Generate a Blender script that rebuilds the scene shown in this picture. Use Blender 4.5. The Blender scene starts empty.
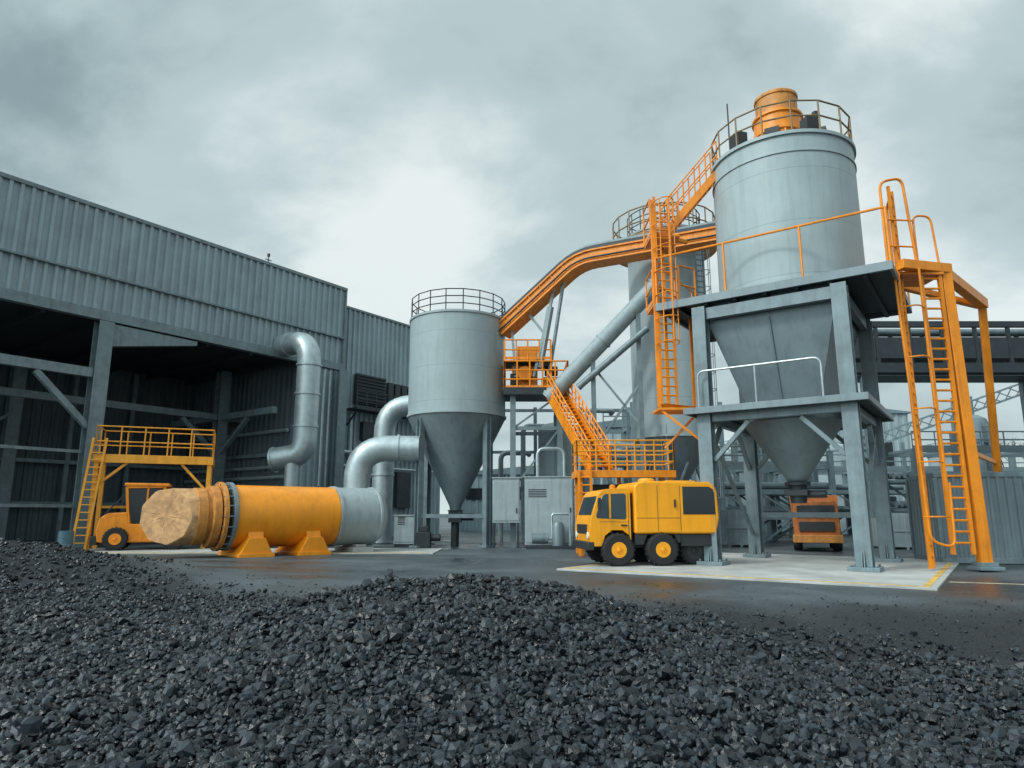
import bpy, math, random
import numpy as np
from mathutils import Vector, Matrix
random.seed(7); rng=np.random.default_rng(11)
scene=bpy.context.scene
COL=scene.collection
R=math.radians

# ------------------------------------------------------------------ materials
def mat(name,color,rough=0.5,metal=0.0,var=0.25,scale=1.5,streak=0.0,streak_col=(0.05,0.04,0.03),bump=0.0,bump_scale=30,spec=0.5,seam=0.0):
    m=bpy.data.materials.new(name); m.use_nodes=True
    nt=m.node_tree; N=nt.nodes; L=nt.links
    b=N['Principled BSDF']
    b.inputs['Roughness'].default_value=rough; b.inputs['Metallic'].default_value=metal
    b.inputs['Specular IOR Level'].default_value=spec
    tc=N.new('ShaderNodeTexCoord')
    n=N.new('ShaderNodeTexNoise'); n.inputs['Scale'].default_value=scale; n.inputs['Detail'].default_value=6; n.inputs['Roughness'].default_value=0.6
    L.new(tc.outputs['Object'],n.inputs['Vector'])
    r=N.new('ShaderNodeValToRGB'); r.color_ramp.elements[0].position=0.3; r.color_ramp.elements[1].position=0.7
    c=Vector(color)
    lo=c*(1-var); hi=c*(1+var*0.5)
    r.color_ramp.elements[0].color=(*lo,1); r.color_ramp.elements[1].color=(*[min(1,x) for x in hi],1)
    L.new(n.outputs['Fac'],r.inputs['Fac'])
    out=r.outputs['Color']
    if streak>0:
        mp=N.new('ShaderNodeMapping'); mp.inputs['Scale'].default_value=(3.5,3.5,0.25)
        L.new(tc.outputs['Object'],mp.inputs['Vector'])
        n2=N.new('ShaderNodeTexNoise'); n2.inputs['Scale'].default_value=1.3; n2.inputs['Detail'].default_value=5; n2.inputs['Roughness'].default_value=0.65
        L.new(mp.outputs['Vector'],n2.inputs['Vector'])
        r2=N.new('ShaderNodeValToRGB'); r2.color_ramp.elements[0].position=0.48; r2.color_ramp.elements[1].position=0.75
        r2.color_ramp.elements[0].color=(0,0,0,1); r2.color_ramp.elements[1].color=(streak,streak,streak,1)
        L.new(n2.outputs['Fac'],r2.inputs['Fac'])
        mx=N.new('ShaderNodeMixRGB'); mx.inputs['Color2'].default_value=(*streak_col,1)
        L.new(r2.outputs['Color'],mx.inputs['Fac']); L.new(out,mx.inputs['Color1']); out=mx.outputs['Color']
    if seam>0:
        sx=N.new('ShaderNodeSeparateXYZ'); L.new(tc.outputs['Object'],sx.inputs['Vector'])
        md=N.new('ShaderNodeMath'); md.operation='MODULO'; md.inputs[1].default_value=seam; L.new(sx.outputs['Z'],md.inputs[0])
        lt=N.new('ShaderNodeMath'); lt.operation='LESS_THAN'; lt.inputs[1].default_value=0.03; L.new(md.outputs[0],lt.inputs[0])
        ml=N.new('ShaderNodeMath'); ml.operation='MULTIPLY'; ml.inputs[1].default_value=0.35; L.new(lt.outputs[0],ml.inputs[0])
        mx2=N.new('ShaderNodeMixRGB'); mx2.inputs['Color2'].default_value=(*(c*0.35),1)
        L.new(ml.outputs[0],mx2.inputs['Fac']); L.new(out,mx2.inputs['Color1']); out=mx2.outputs['Color']
    L.new(out,b.inputs['Base Color'])
    rr=N.new('ShaderNodeMapRange'); rr.inputs['To Min'].default_value=max(0.05,rough-0.12); rr.inputs['To Max'].default_value=min(1,rough+0.15)
    L.new(n.outputs['Fac'],rr.inputs['Value']); L.new(rr.outputs['Result'],b.inputs['Roughness'])
    if bump>0:
        n3=N.new('ShaderNodeTexNoise'); n3.inputs['Scale'].default_value=bump_scale; n3.inputs['Detail'].default_value=4
        L.new(tc.outputs['Object'],n3.inputs['Vector'])
        bp=N.new('ShaderNodeBump'); bp.inputs['Strength'].default_value=bump; bp.inputs['Distance'].default_value=0.02
        L.new(n3.outputs['Fac'],bp.inputs['Height']); L.new(bp.outputs['Normal'],b.inputs['Normal'])
    return m

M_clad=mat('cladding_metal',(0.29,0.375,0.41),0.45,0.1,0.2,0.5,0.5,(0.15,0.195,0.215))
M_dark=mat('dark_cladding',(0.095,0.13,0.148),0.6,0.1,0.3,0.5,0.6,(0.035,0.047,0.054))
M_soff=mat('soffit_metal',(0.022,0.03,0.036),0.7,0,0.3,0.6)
M_roof=mat('roof_metal',(0.2,0.23,0.24),0.6,0.1)
M_steel=mat('painted_steel',(0.175,0.24,0.265),0.45,0.1,0.3,2.0,0.5,(0.09,0.08,0.07))
M_steeld=mat('dark_steel',(0.032,0.043,0.05),0.5,0.2,0.3,2.0)
M_silo=mat('silo_paint',(0.32,0.40,0.42),0.45,0.0,0.12,0.8,0.4,(0.19,0.23,0.235),seam=1.9)
M_hop=mat('hopper_paint',(0.175,0.23,0.252),0.38,0.15,0.18,0.8,0.45,(0.09,0.11,0.115))
M_cone=mat('hopper_cone_paint',(0.18,0.235,0.255),0.40,0.1,0.2,0.8,0.45,(0.09,0.11,0.12))
M_galv=mat('galvanised_metal',(0.44,0.52,0.545),0.40,0.55,0.2,2.5,0.3,(0.25,0.27,0.27))
M_chute=mat('matte_grey_pipe',(0.28,0.35,0.37),0.6,0.1,0.2,2.5,0.3,(0.16,0.18,0.18))
M_or=mat('orange_paint',(0.86,0.275,0.010),0.40,0,0.2,1.8,0.5,(0.26,0.08,0.012))
M_tank=mat('tank_orange_paint',(0.90,0.32,0.012),0.34,0,0.14,1.0,0.35,(0.40,0.13,0.015))
M_ye=mat('yellow_paint',(0.90,0.365,0.008),0.30,0,0.08,1.8,0.35,(0.38,0.15,0.015))
M_yr=mat('rail_yellow',(0.80,0.35,0.025),0.45,0,0.2,3,0.4,(0.25,0.13,0.04))
M_trail=mat('tarnished_rail',(0.22,0.15,0.07),0.5,0.1,0.3,3)
M_tan=mat('bare_tan_lining',(0.56,0.32,0.15),0.9,0,0.4,3.5,0.3,(0.25,0.14,0.07),bump=1.0,bump_scale=7)
M_rust=mat('rusty_orange',(0.48,0.15,0.035),0.7,0,0.5,3.0,0.6,(0.12,0.06,0.03),bump=0.3)
M_brown=mat('ochre_paint',(0.60,0.25,0.05),0.55,0,0.35,3.0,0.6,(0.17,0.08,0.03))
M_glass=mat('dark_glass',(0.012,0.017,0.021),0.10,0,0.1,1,spec=0.7)
M_bglass=mat('reflection_tinted_glass',(0.045,0.075,0.09),0.12,0.3,0.3,0.8,spec=0.9)  # bluish reflection on the cab windows is put into the base colour
M_rub=mat('tyre_rubber',(0.018,0.018,0.02),0.8,0,0.3,6,bump=0.4,bump_scale=20)
M_black=mat('black_parts',(0.025,0.028,0.03),0.55,0,0.3,3)
M_conc=mat('pale_concrete',(0.42,0.435,0.42),0.75,0,0.35,0.7,0,bump=0.3)
M_line=mat('yellow_line_paint',(0.65,0.42,0.10),0.7,0,0.45,3.0)
M_wline=mat('white_line_paint',(0.50,0.42,0.30),0.7,0,0.5,3.0)
M_blue=mat('blue_plastic',(0.07,0.15,0.20),0.4,0,0.2)
M_cab=mat('cabinet_paint',(0.34,0.41,0.43),0.45,0.1,0.15,1.5,0.5,(0.17,0.18,0.17))
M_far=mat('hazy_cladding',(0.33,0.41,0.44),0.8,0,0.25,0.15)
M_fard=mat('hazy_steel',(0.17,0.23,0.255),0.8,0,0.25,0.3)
M_lamp=mat('lamp_lens',(0.75,0.75,0.7),0.15,0,0.05)
M_red=mat('red_lens',(0.5,0.04,0.02),0.2,0,0.05)
M_bark=mat('bark',(0.10,0.10,0.095),0.9,0,0.3,4)
M_leaf=mat('leaves',(0.10,0.12,0.075),0.8,0,0.5,3)

# ------------------------------------------------------------------ mesh builder
class MB:
    def __init__(s,o=(0,0,0)):
        s.v=[]; s.f=[]; s.o=Vector(o); s.st=[]
    def add(s,vs,fs):
        k=len(s.v); s.st.append((k,len(s.f))); s.v.extend([tuple(Vector(p)-s.o) for p in vs]); s.f.extend([tuple(i+k for i in f) for f in fs])
    def box(s,c,d,rz=0):
        c=Vector(c); m=Matrix.Rotation(rz,3,'Z'); x,y,z=[q/2 for q in d]
        vs=[c+m@Vector((a*x,b*y,e*z)) for a in(-1,1) for b in(-1,1) for e in(-1,1)]
        s.add(vs,[(0,1,3,2),(4,6,7,5),(0,4,5,1),(2,3,7,6),(0,2,6,4),(1,5,7,3)])
    def b2(s,a,b):
        s.box([(a[i]+b[i])/2 for i in range(3)],[abs(b[i]-a[i]) for i in range(3)])
    def cyl(s,p0,p1,r0,r1=None,n=24,cap=True):
        if r1 is None:r1=r0
        p0=Vector(p0);p1=Vector(p1);d=(p1-p0).normalized()
        u=d.orthogonal().normalized() if abs(d.z)<0.999 else Vector((1,0,0)); w=d.cross(u)
        vs=[];
        for p,r in((p0,r0),(p1,r1)):
            for i in range(n):
                a=2*math.pi*i/n; vs.append(p+(u*math.cos(a)+w*math.sin(a))*r)
        fs=[(i,(i+1)%n,n+(i+1)%n,n+i) for i in range(n)]
        if cap: fs+= [tuple(reversed(range(n))),tuple(range(n,2*n))]
        s.add(vs,fs)
    def bar(s,p0,p1,w,h=None):
        if h is None:h=w
        p0=Vector(p0);p1=Vector(p1);d=(p1-p0).normalized()
        up=Vector((0,0,1)) if abs(d.z)<0.98 else Vector((0,1,0))
        u=d.cross(up).normalized(); q=u.cross(d).normalized()
        vs=[p+u*a*w/2+q*b*h/2 for p in(p0,p1) for a,b in((-1,-1),(1,-1),(1,1),(-1,1))]
        s.add(vs,[(0,1,2,3),(7,6,5,4),(0,4,5,1),(1,5,6,2),(2,6,7,3),(3,7,4,0)])
    def tube(s,path,r,n=16,closed=False,cap=True):
        P=[Vector(p) for p in path]; K=len(P); vs=[]; u=None
        for i,p in enumerate(P):
            if closed: t=(P[(i+1)%K]-P[i-1]).normalized()
            else: t=(P[min(i+1,K-1)]-P[max(i-1,0)]).normalized()
            if u is None: u=t.orthogonal().normalized()
            u=(u-t*u.dot(t)).normalized(); w=t.cross(u)
            for j in range(n):
                a=2*math.pi*j/n; vs.append(p+(u*math.cos(a)+w*math.sin(a))*r)
        fs=[]
        for i in range(K if closed else K-1):
            for j in range(n):
                a=i*n+j;b=i*n+(j+1)%n; i2=(i+1)%K; c=i2*n+(j+1)%n; d=i2*n+j
                fs.append((a,b,c,d))
        if not closed and cap: fs+=[tuple(reversed(range(n))),tuple(range((K-1)*n,K*n))]
        s.add(vs,fs)
    def lathe(s,prof,c=(0,0,0),n=48,axis='Z'):
        c=Vector(c); vs=[]; K=len(prof)
        for r,z in prof:
            for i in range(n):
                a=2*math.pi*i/n
                if axis=='Z': p=Vector((r*math.cos(a),r*math.sin(a),z))
                elif axis=='X': p=Vector((z,r*math.cos(a),r*math.sin(a)))
                else: p=Vector((r*math.sin(a),z,r*math.cos(a)))
                vs.append(c+p)
        fs=[(k*n+i,k*n+(i+1)%n,(k+1)*n+(i+1)%n,(k+1)*n+i) for k in range(K-1) for i in range(n)]
        if prof[0][0]>1e-4: fs.append(tuple(reversed(range(n))))
        if prof[-1][0]>1e-4: fs.append(tuple(range((K-1)*n,K*n)))
        s.add(vs,fs)
    def prism(s,prof,y0,y1):
        n=len(prof); vs=[(x,y0,z) for x,z in prof]+[(x,y1,z) for x,z in prof]
        fs=[tuple(range(n)),tuple(reversed(range(n,2*n)))]+[(i,n+i,n+(i+1)%n,(i+1)%n) for i in range(n)]
        s.add(vs,fs)
    def corr(s,p0,p1,z0,z1,pitch=0.4,depth=0.07,seg=1):
        p0=Vector((p0[0],p0[1],0));p1=Vector((p1[0],p1[1],0));L=(p1-p0).length; d=(p1-p0)/L; nn=Vector((d.y,-d.x,0))
        pts=[];x=0
        while x<L-1e-6:
            for fx,o in((0,0),(0.5,0),(0.6,1),(0.9,1)):
                xx=x+fx*pitch
                if xx<=L: pts.append((xx,o))
            x+=pitch
        pts.append((L,0)); n=len(pts)
        vs=[p0+d*a+nn*depth*o+Vector((0,0,z)) for z in(z0,z1) for a,o in pts]
        s.add(vs,[(i,i+1,n+i+1,n+i) for i in range(n-1)])
def rnd(pts,rad,seg=8):
    P=[Vector(p) for p in pts]; out=[P[0]]
    for i in range(1,len(P)-1):
        a=(P[i-1]-P[i]);b=(P[i+1]-P[i]); r=min(rad,a.length*0.49,b.length*0.49)
        A=P[i]+a.normalized()*r;B=P[i]+b.normalized()*r
        for k in range(seg+1):
            t=k/seg; out.append(A*(1-t)**2+P[i]*2*t*(1-t)+B*t*t)
    out.append(P[-1]); return out

def mkobj(name,mb,material,bevel=0.0,ang=32,recalc=True,bseg=2):
    me=bpy.data.meshes.new(name); me.from_pydata(mb.v,[],mb.f); me.update()
    if recalc:
        import bmesh
        bm=bmesh.new(); bm.from_mesh(me); bmesh.ops.recalc_face_normals(bm,faces=bm.faces[:]); bm.to_mesh(me); bm.free()
    me.polygons.foreach_set('use_smooth',[True]*len(me.polygons))
    me.set_sharp_from_angle(angle=R(ang))
    me.materials.append(material)
    ob=bpy.data.objects.new(name,me); COL.objects.link(ob)
    if bevel>0:
        bv=ob.modifiers.new('bevel','BEVEL'); bv.width=bevel; bv.segments=bseg; bv.limit_method='ANGLE'; bv.angle_limit=R(40)
        if bevel>0.05: bv.harden_normals=True
    return ob
def thing(name,label,cat,loc=(0,0,0),rz=0,group=None,kind=None):
    e=bpy.data.objects.new(name,None); COL.objects.link(e); e.location=loc; e.rotation_euler=(0,0,rz)
    e.empty_display_size=0.3
    e['label']=label; e['category']=cat
    if group:e['group']=group
    if kind:e['kind']=kind
    return e
SPLIT={'beam','deck','roof_equipment','ring_beam','brace','wall_pipe','brace_beam','strut','wall_trim','base_plate','panel_gap','handle','drive_unit','motor','stiffener','truss_pipe','side_skirt','support_block','platform_edge'}
def part(th,name,mb,material,bevel=0.0,label=None,ang=32,bseg=2):
    if name in SPLIT and len(mb.st)>1 and len(mb.st)<=60:
        o=None; st=mb.st+[(len(mb.v),len(mb.f))]
        for (v0,f0),(v1,f1) in zip(st[:-1],st[1:]):
            q=MB(); q.v=mb.v[v0:v1]; q.f=[tuple(i-v0 for i in f) for f in mb.f[f0:f1]]
            o=mkobj(name,q,material,bevel,ang,bseg=bseg); o.parent=th
        return o
    o=mkobj(name,mb,material,bevel,ang,bseg=bseg); o.parent=th
    if label:o['label']=label
    return o
def solo(name,label,cat,mb,material,loc=(0,0,0),rz=0,bevel=0,group=None,kind=None):
    o=mkobj(name,mb,material,bevel); o.location=loc;o.rotation_euler=(0,0,rz)
    if kind: o['kind']=kind
    if kind!='structure' and label: o['label']=label;o['category']=cat
    if group:o['group']=group
    return o
def rail(mb,pts,z,h=1.15,sp=1.3,r=0.03,closed=False,toe=True,mids=1):
    P=[Vector((p[0],p[1],p[2] if len(p)>2 else z)) for p in pts]
    if closed:P=P+[P[0]]
    for a,b in zip(P[:-1],P[1:]):
        L=(b-a).length; n=max(1,round(L/sp))
        for i in range(n+(0 if closed else 1)):
            p=a.lerp(b,i/n); mb.cyl(p,p+Vector((0,0,h)),r,n=6)
        for k in range(mids+1):
            zz=Vector((0,0,h*(k+1)/(mids+1))); mb.cyl(a+zz,b+zz,r,n=6)
        if toe: mb.bar(a+Vector((0,0,0.09)),b+Vector((0,0,0.09)),0.02,0.15)
def circ(cx,cy,r,n,a0=0,a1=360):
    full=abs(a1-a0)>=360
    m=n if full else n+1
    return [(cx+r*math.cos(R(a0+(a1-a0)*i/n)),cy+r*math.sin(R(a0+(a1-a0)*i/n))) for i in range(m)]
def ladder(mb,x,y,ang,z0,z1,w=0.5,r=0.035,step=0.3,cage=None):
    d=Vector((math.cos(ang),math.sin(ang),0))*w/2; c=Vector((x,y,0))
    for s in(-1,1): mb.bar(c+d*s+Vector((0,0,z0)),c+d*s+Vector((0,0,z1)),r*2.4,r*2)
    z=z0+step
    while z<z1-0.05:
        mb.cyl(c-d+Vector((0,0,z)),c+d+Vector((0,0,z)),r*0.8,n=6); z+=step
    if cage:
        nn=Vector((math.sin(ang),-math.cos(ang),0))*cage
        zz=z0+2.2; hoops=[]
        while zz<=z1+0.01:
            pts=[]
            for k in range(9):
                a=math.pi*k/8; pts.append(c+d.normalized()*math.cos(a)*0.38+nn*math.sin(a)*0.72+Vector((0,0,zz)))
            mb.tube(pts,0.022,5); hoops.append(pts); zz+=0.9
        for k in(2,4,6):
            if len(hoops)>1: mb.tube([h[k] for h in (hoops[0],hoops[-1])],0.02,5)
def hcol(mb,x,y,z0,z1,w,rz=0,t=0.05):
    m=Matrix.Rotation(rz,3,'Z')
    for s in(-1,1):
        o=m@Vector((0,s*(w/2-t/2),0)); mb.box((x+o.x,y+o.y,(z0+z1)/2),(w,t,z1-z0),rz)
    mb.box((x,y,(z0+z1)/2),(t,w-2*t,z1-z0),rz)

# ------------------------------------------------------------------ ground
def Hf(x,y):
    h=0.84*np.exp(-((x+0.7)/2.9)**2-((y-8.6)/3.1)**2)
    h+=1.02*np.exp(-((x+13.8)/4.6)**2-((y-17)/5)**2)
    h+=0.20*np.exp(-((x+7.5)/3.2)**2-((y-9.5)/3)**2)
    g=gm(x,y)
    h+=g*(0.03*np.sin(1.9*x+0.7*y)+0.025*np.sin(2.7*y-1.3*x+1)+0.022*np.sin(4.6*x+3.1*y)+0.018*np.sin(7.9*x-5.7*y+2)+0.014*np.sin(11.3*x+9.1*y))
    return h
def gm(x,y):
    e=0.5*np.sin(0.9*x+1)+0.35*np.sin(2.3*x)+0.2*np.sin(5.1*x+y)
    lim=np.where(x>0,13.8-0.12*x,13.6)+np.where(x<-5,np.minimum((-5-x)*1.1,9.5),0)+e
    return 1/(1+np.exp(-(lim-y)/0.7))
def gs(x,y):
    e=0.4*np.sin(1.1*x+1)+0.3*np.sin(2.9*x)+0.2*np.sin(5.1*x+y)
    lim=np.where(x>0,12.6-1.1*x,12.8)+np.where(x<-5,np.minimum((-5-x)*1.1,9.5),0)+e
    return 1/(1+np.exp(-(lim-y)/0.75))
def coords(a,b,st,far):
    f=np.arange(a,b+1e-6,st); lo=[];hi=[]; s=st;v=a
    while v>-far: s*=1.35; v-=s; lo.append(v)
    s=st;v=b
    while v<far: s*=1.35; v+=s; hi.append(v)
    return np.concatenate([lo[::-1],f,hi])
xs=coords(-26,16,0.14,2500); ys=coords(0.3,26,0.13,2500)
X,Y=np.meshgrid(xs,ys); Z=Hf(X,Y); G=gm(X,Y)
nx,ny=len(xs),len(ys)
V=np.stack([X,Y,Z],-1).reshape(-1,3)
idx=np.arange(nx*ny).reshape(ny,nx)
F=np.stack([idx[:-1,:-1],idx[:-1,1:],idx[1:,1:],idx[1:,:-1]],-1).reshape(-1,4)
def npmesh(name,V,F):
    me=bpy.data.meshes.new(name); k=F.shape[1]
    me.vertices.add(len(V)); me.vertices.foreach_set('co',V.astype(np.float32).ravel())
    me.loops.add(F.size); me.loops.foreach_set('vertex_index',F.astype(np.int32).ravel())
    me.polygons.add(len(F)); me.polygons.foreach_set('loop_start',np.arange(0,F.size,k,dtype=np.int32))
    me.update(calc_edges=True); me.validate(); return me
gme=npmesh('ground',V,F)
at=gme.attributes.new('gravel','FLOAT','POINT'); at.data.foreach_set('value',G.ravel().astype(np.float32))
gme.polygons.foreach_set('use_smooth',[True]*len(gme.polygons))
ground=bpy.data.objects.new('ground',gme); COL.objects.link(ground); ground['kind']='structure'
m=bpy.data.materials.new('ground_mix'); m.use_nodes=True; N=m.node_tree.nodes; L=m.node_tree.links; b=N['Principled BSDF']
tc=N.new('ShaderNodeTexCoord'); att=N.new('ShaderNodeAttribute'); att.attribute_name='gravel'
def noise(s,d=6,ro=0.6):
    n=N.new('ShaderNodeTexNoise'); n.inputs['Scale'].default_value=s;n.inputs['Detail'].default_value=d;n.inputs['Roughness'].default_value=ro
    L.new(tc.outputs['Object'],n.inputs['Vector']); return n
def ramp(src,p0,c0,p1,c1):
    r=N.new('ShaderNodeValToRGB'); e=r.color_ramp.elements; e[0].position=p0;e[0].color=(*c0,1);e[1].position=p1;e[1].color=(*c1,1)
    L.new(src,r.inputs['Fac']); return r
n1=noise(0.22,8,0.65); asp=ramp(n1.outputs['Fac'],0.36,(0.020,0.028,0.034),0.64,(0.095,0.12,0.133))
n2=noise(14,6,0.7); asp2=ramp(n2.outputs['Fac'],0.35,(0.65,0.65,0.65),0.65,(1.2,1.2,1.2))
mu=N.new('ShaderNodeMixRGB'); mu.blend_type='MULTIPLY'; mu.inputs['Fac'].default_value=1; L.new(asp.outputs['Color'],mu.inputs['Color1']); L.new(asp2.outputs['Color'],mu.inputs['Color2'])
vo=N.new('ShaderNodeTexVoronoi'); vo.inputs['Scale'].default_value=26; L.new(tc.outputs['Object'],vo.inputs['Vector'])
gr=ramp(vo.outputs['Distance'],0.0,(0.022,0.031,0.038),0.55,(0.004,0.006,0.008))
mx=N.new('ShaderNodeMixRGB'); L.new(att.outputs['Fac'],mx.inputs['Fac']); L.new(mu.outputs['Color'],mx.inputs['Color1']); L.new(gr.outputs['Color'],mx.inputs['Color2'])
L.new(mx.outputs['Color'],b.inputs['Base Color'])
rr=ramp(n1.outputs['Fac'],0.38,(0.25,)*3,0.6,(0.75,)*3)
rm=N.new('ShaderNodeMixRGB'); rm.inputs['Color2'].default_value=(0.75,)*3+(1,); L.new(att.outputs['Fac'],rm.inputs['Fac']); L.new(rr.outputs['Color'],rm.inputs['Color1']); L.new(rm.outputs['Color'],b.inputs['Roughness'])
bp=N.new('ShaderNodeBump'); bp.inputs['Strength'].default_value=0.5; bp.inputs['Distance'].default_value=0.02
sub=N.new('ShaderNodeMath'); sub.operation='SUBTRACT'; L.new(n2.outputs['Fac'],sub.inputs[0]); 
mm=N.new('ShaderNodeMath'); mm.operation='MULTIPLY'; L.new(vo.outputs['Distance'],mm.inputs[0]); L.new(att.outputs['Fac'],mm.inputs[1]); L.new(mm.outputs[0],sub.inputs[1])
L.new(sub.outputs[0],bp.inputs['Height']); L.new(bp.outputs['Normal'],b.inputs['Normal'])
gme.materials.append(m)

# gravel stones
def ico():
    t=(1+5**.5)/2
    v=np.array([(-1,t,0),(1,t,0),(-1,-t,0),(1,-t,0),(0,-1,t),(0,1,t),(0,-1,-t),(0,1,-t),(t,0,-1),(t,0,1),(-t,0,-1),(-t,0,1)],float)
    v/=np.linalg.norm(v[0])
    f=np.array([(0,11,5),(0,5,1),(0,1,7),(0,7,10),(0,10,11),(1,5,9),(5,11,4),(11,10,2),(10,7,6),(7,1,8),(3,9,4),(3,4,2),(3,2,6),(3,6,8),(3,8,9),(4,9,5),(2,4,11),(6,2,10),(8,6,7),(9,8,1)])
    return v,f
iv,jf=ico()
def sample(n,y0,y1,s0,s1,big=0.05):
    y=np.sqrt(rng.uniform(y0**2,y1**2,n)); x=rng.uniform(-1,1,n)*(0.80*y+1.0)
    keep=rng.uniform(0,1,n)<gs(x,y)
    x=x[keep];y=y[keep]; s=s0*np.exp(rng.normal(0,0.45,len(x))); s=np.minimum(s,s1)
    bigm=rng.uniform(0,1,len(x))<big; s[bigm]*=1.5
    return x,y,s
parts=[sample(24000,1.6,4.6,0.017,0.038),sample(42000,4.4,7.6,0.020,0.042),sample(50000,7.4,14,0.023,0.042),sample(17000,13,22.5,0.028,0.044)]
n=20000; y=np.sqrt(rng.uniform(5**2,20**2,n)); x=rng.uniform(-1,1,n)*0.8*y; k=rng.uniform(0,1,n)<0.30*gm(x,y)+np.exp(-np.maximum(0,y-(12.6-1.1*np.maximum(x,0)))/1.5); parts.append((x[k],y[k],np.full(k.sum(),0.013)*np.exp(rng.normal(0,0.3,k.sum()))))
sx_=np.concatenate([p[0] for p in parts]);sy_=np.concatenate([p[1] for p in parts]);ss=np.concatenate([p[2] for p in parts])
n=len(sx_); sz_=Hf(sx_,sy_)+ss*rng.uniform(-0.2,1.1,n)
q=rng.normal(size=(n,4)); q/=np.linalg.norm(q,axis=1)[:,None]
w,a,b_,c=q.T
Rm=np.stack([1-2*(b_*b_+c*c),2*(a*b_-c*w),2*(a*c+b_*w),2*(a*b_+c*w),1-2*(a*a+c*c),2*(b_*c-a*w),2*(a*c-b_*w),2*(b_*c+a*w),1-2*(a*a+b_*b_)],-1).reshape(n,3,3)
pv=iv[None]*(1+rng.uniform(-0.26,0.22,(n,12,1)))
for _ in range(2):
    d=rng.normal(size=(n,3)); d/=np.linalg.norm(d,axis=1)[:,None]; lim=rng.uniform(0.45,0.9,n)
    t=np.einsum('nki,ni->nk',pv,d); ex=np.maximum(0,t-lim[:,None]); pv=pv-ex[...,None]*d[:,None,:]
pv=pv*rng.uniform(0.72,1.3,(n,1,3))
pv=np.einsum('nij,nkj->nki',Rm,pv)*ss[:,None,None]*1.12+np.stack([sx_,sy_,sz_],-1)[:,None,:]
SV=pv.reshape(-1,3); SF=(jf[None]+(np.arange(n)*12)[:,None,None]).reshape(-1,3)
sme=npmesh('gravel',SV,SF)
sme.polygons.foreach_set('use_smooth',[False]*len(sme.polygons)); sme.update()
tone=np.repeat(np.clip(rng.normal(0.30,0.27,n),0,1),12).astype(np.float32)
at=sme.attributes.new('tone','FLOAT','POINT'); at.data.foreach_set('value',tone)
m=bpy.data.materials.new('gravel_stone'); m.use_nodes=True; N=m.node_tree.nodes; L=m.node_tree.links; b=N['Principled BSDF']
att=N.new('ShaderNodeAttribute'); att.attribute_name='tone'; tc=N.new('ShaderNodeTexCoord')
r=ramp(att.outputs['Fac'],0.1,(0.0025,0.0045,0.0065),1.0,(0.036,0.052,0.066))
L.new(r.outputs['Color'],b.inputs['Base Color']); b.inputs['Specular IOR Level'].default_value=0.45
n2=noise(90,2,0.6); rr_=ramp(att.outputs['Fac'],0.0,(0.24,)*3,0.8,(0.55,)*3); L.new(rr_.outputs['Color'],b.inputs['Roughness'])
bp=N.new('ShaderNodeBump'); bp.inputs['Strength'].default_value=0.6; bp.inputs['Distance'].default_value=0.006; L.new(n2.outputs['Fac'],bp.inputs['Height']); L.new(bp.outputs['Normal'],b.inputs['Normal'])
sme.materials.append(m)
so=bpy.data.objects.new('gravel',sme); COL.objects.link(so); so['kind']='stuff'; so['label']='heap of dark crushed stone on the yard'; so['category']='gravel'

# ------------------------------------------------------------------ tower frame
TC=(9.9,23.9); TA=R(-35)
mb=MB(); mb.b2((-5.6,-6.9,-0.1),(4.3,5.0,0.05))
solo('concrete_pavement',None,None,mb,M_conc,(TC[0],TC[1],0),TA,0.01,kind='structure')
mb=MB(); mb.b2((-5.45,-6.75,0.052),(4.15,-6.6,0.056)); mb.b2((4.0,-6.6,0.052),(4.15,3,0.056)); mb.b2((-5.45,-6.6,0.052),(-5.3,-2,0.056))
solo('pavement_marking',None,None,mb,M_line,(TC[0],TC[1],0),TA,kind='structure')
mb=MB(); mb.b2((-20.5,30.2,-0.1),(-3.4,34.5,0.04)); solo('concrete_apron_pavement',None,None,mb,M_conc,(0,0,0),0,kind='structure')
mb=MB(); mb.b2((-20.2,30.3,0.042),(-3.6,30.55,0.046)); solo('pavement_marking',None,None,mb,M_line,kind='structure')
mb=MB(); mb.b2((-4,-0.08,0.004),(12,0.08,0.008)); solo('road_marking',None,None,mb,M_wline,(14.6,16.1,0),R(-24),kind='structure')

# ------------------------------------------------------------------ warehouse
WA=math.atan2(0.807,0.59)
wh=thing('warehouse','long grey corrugated metal warehouse with open covered bay','building',(-22.2,36,0),WA)
mb=MB(); mb.corr((-16,0),(16.3,0),14.55,18.2,0.5,0.12); mb.corr((-16,0.1),(16.3,0.1),12.6,14.5,0.5,0.12)
part(wh,'upper_wall',mb,M_clad)
mb=MB(); mb.b2((-16,-0.17,18.2),(16.45,0.3,18.42)); mb.b2((-16,-0.16,14.45),(16.4,0.05,14.57)); mb.b2((16.3,-0.14,12.6),(16.45,0.3,18.2)); mb.b2((16.45,0.44,17.15),(28.2,0.9,17.32))
part(wh,'wall_trim',mb,M_steel,0.01)
mb=MB(); mb.b2((-16,-0.18,12.05),(16.4,0.25,12.6)); part(wh,'fascia_beam',mb,M_steel,0.01)
mb=MB(); mb.b2((-16,0.3,18.15),(16.3,42,18.3)); mb.b2((16.5,0.9,17.0),(28,42,17.14)); part(wh,'roof',mb,M_roof)
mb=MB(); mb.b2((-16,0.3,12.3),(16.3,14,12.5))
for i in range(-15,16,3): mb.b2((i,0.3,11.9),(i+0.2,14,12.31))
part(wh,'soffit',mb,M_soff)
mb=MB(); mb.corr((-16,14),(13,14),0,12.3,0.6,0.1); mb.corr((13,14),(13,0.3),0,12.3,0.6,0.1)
part(wh,'recessed_wall',mb,M_dark)
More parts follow.
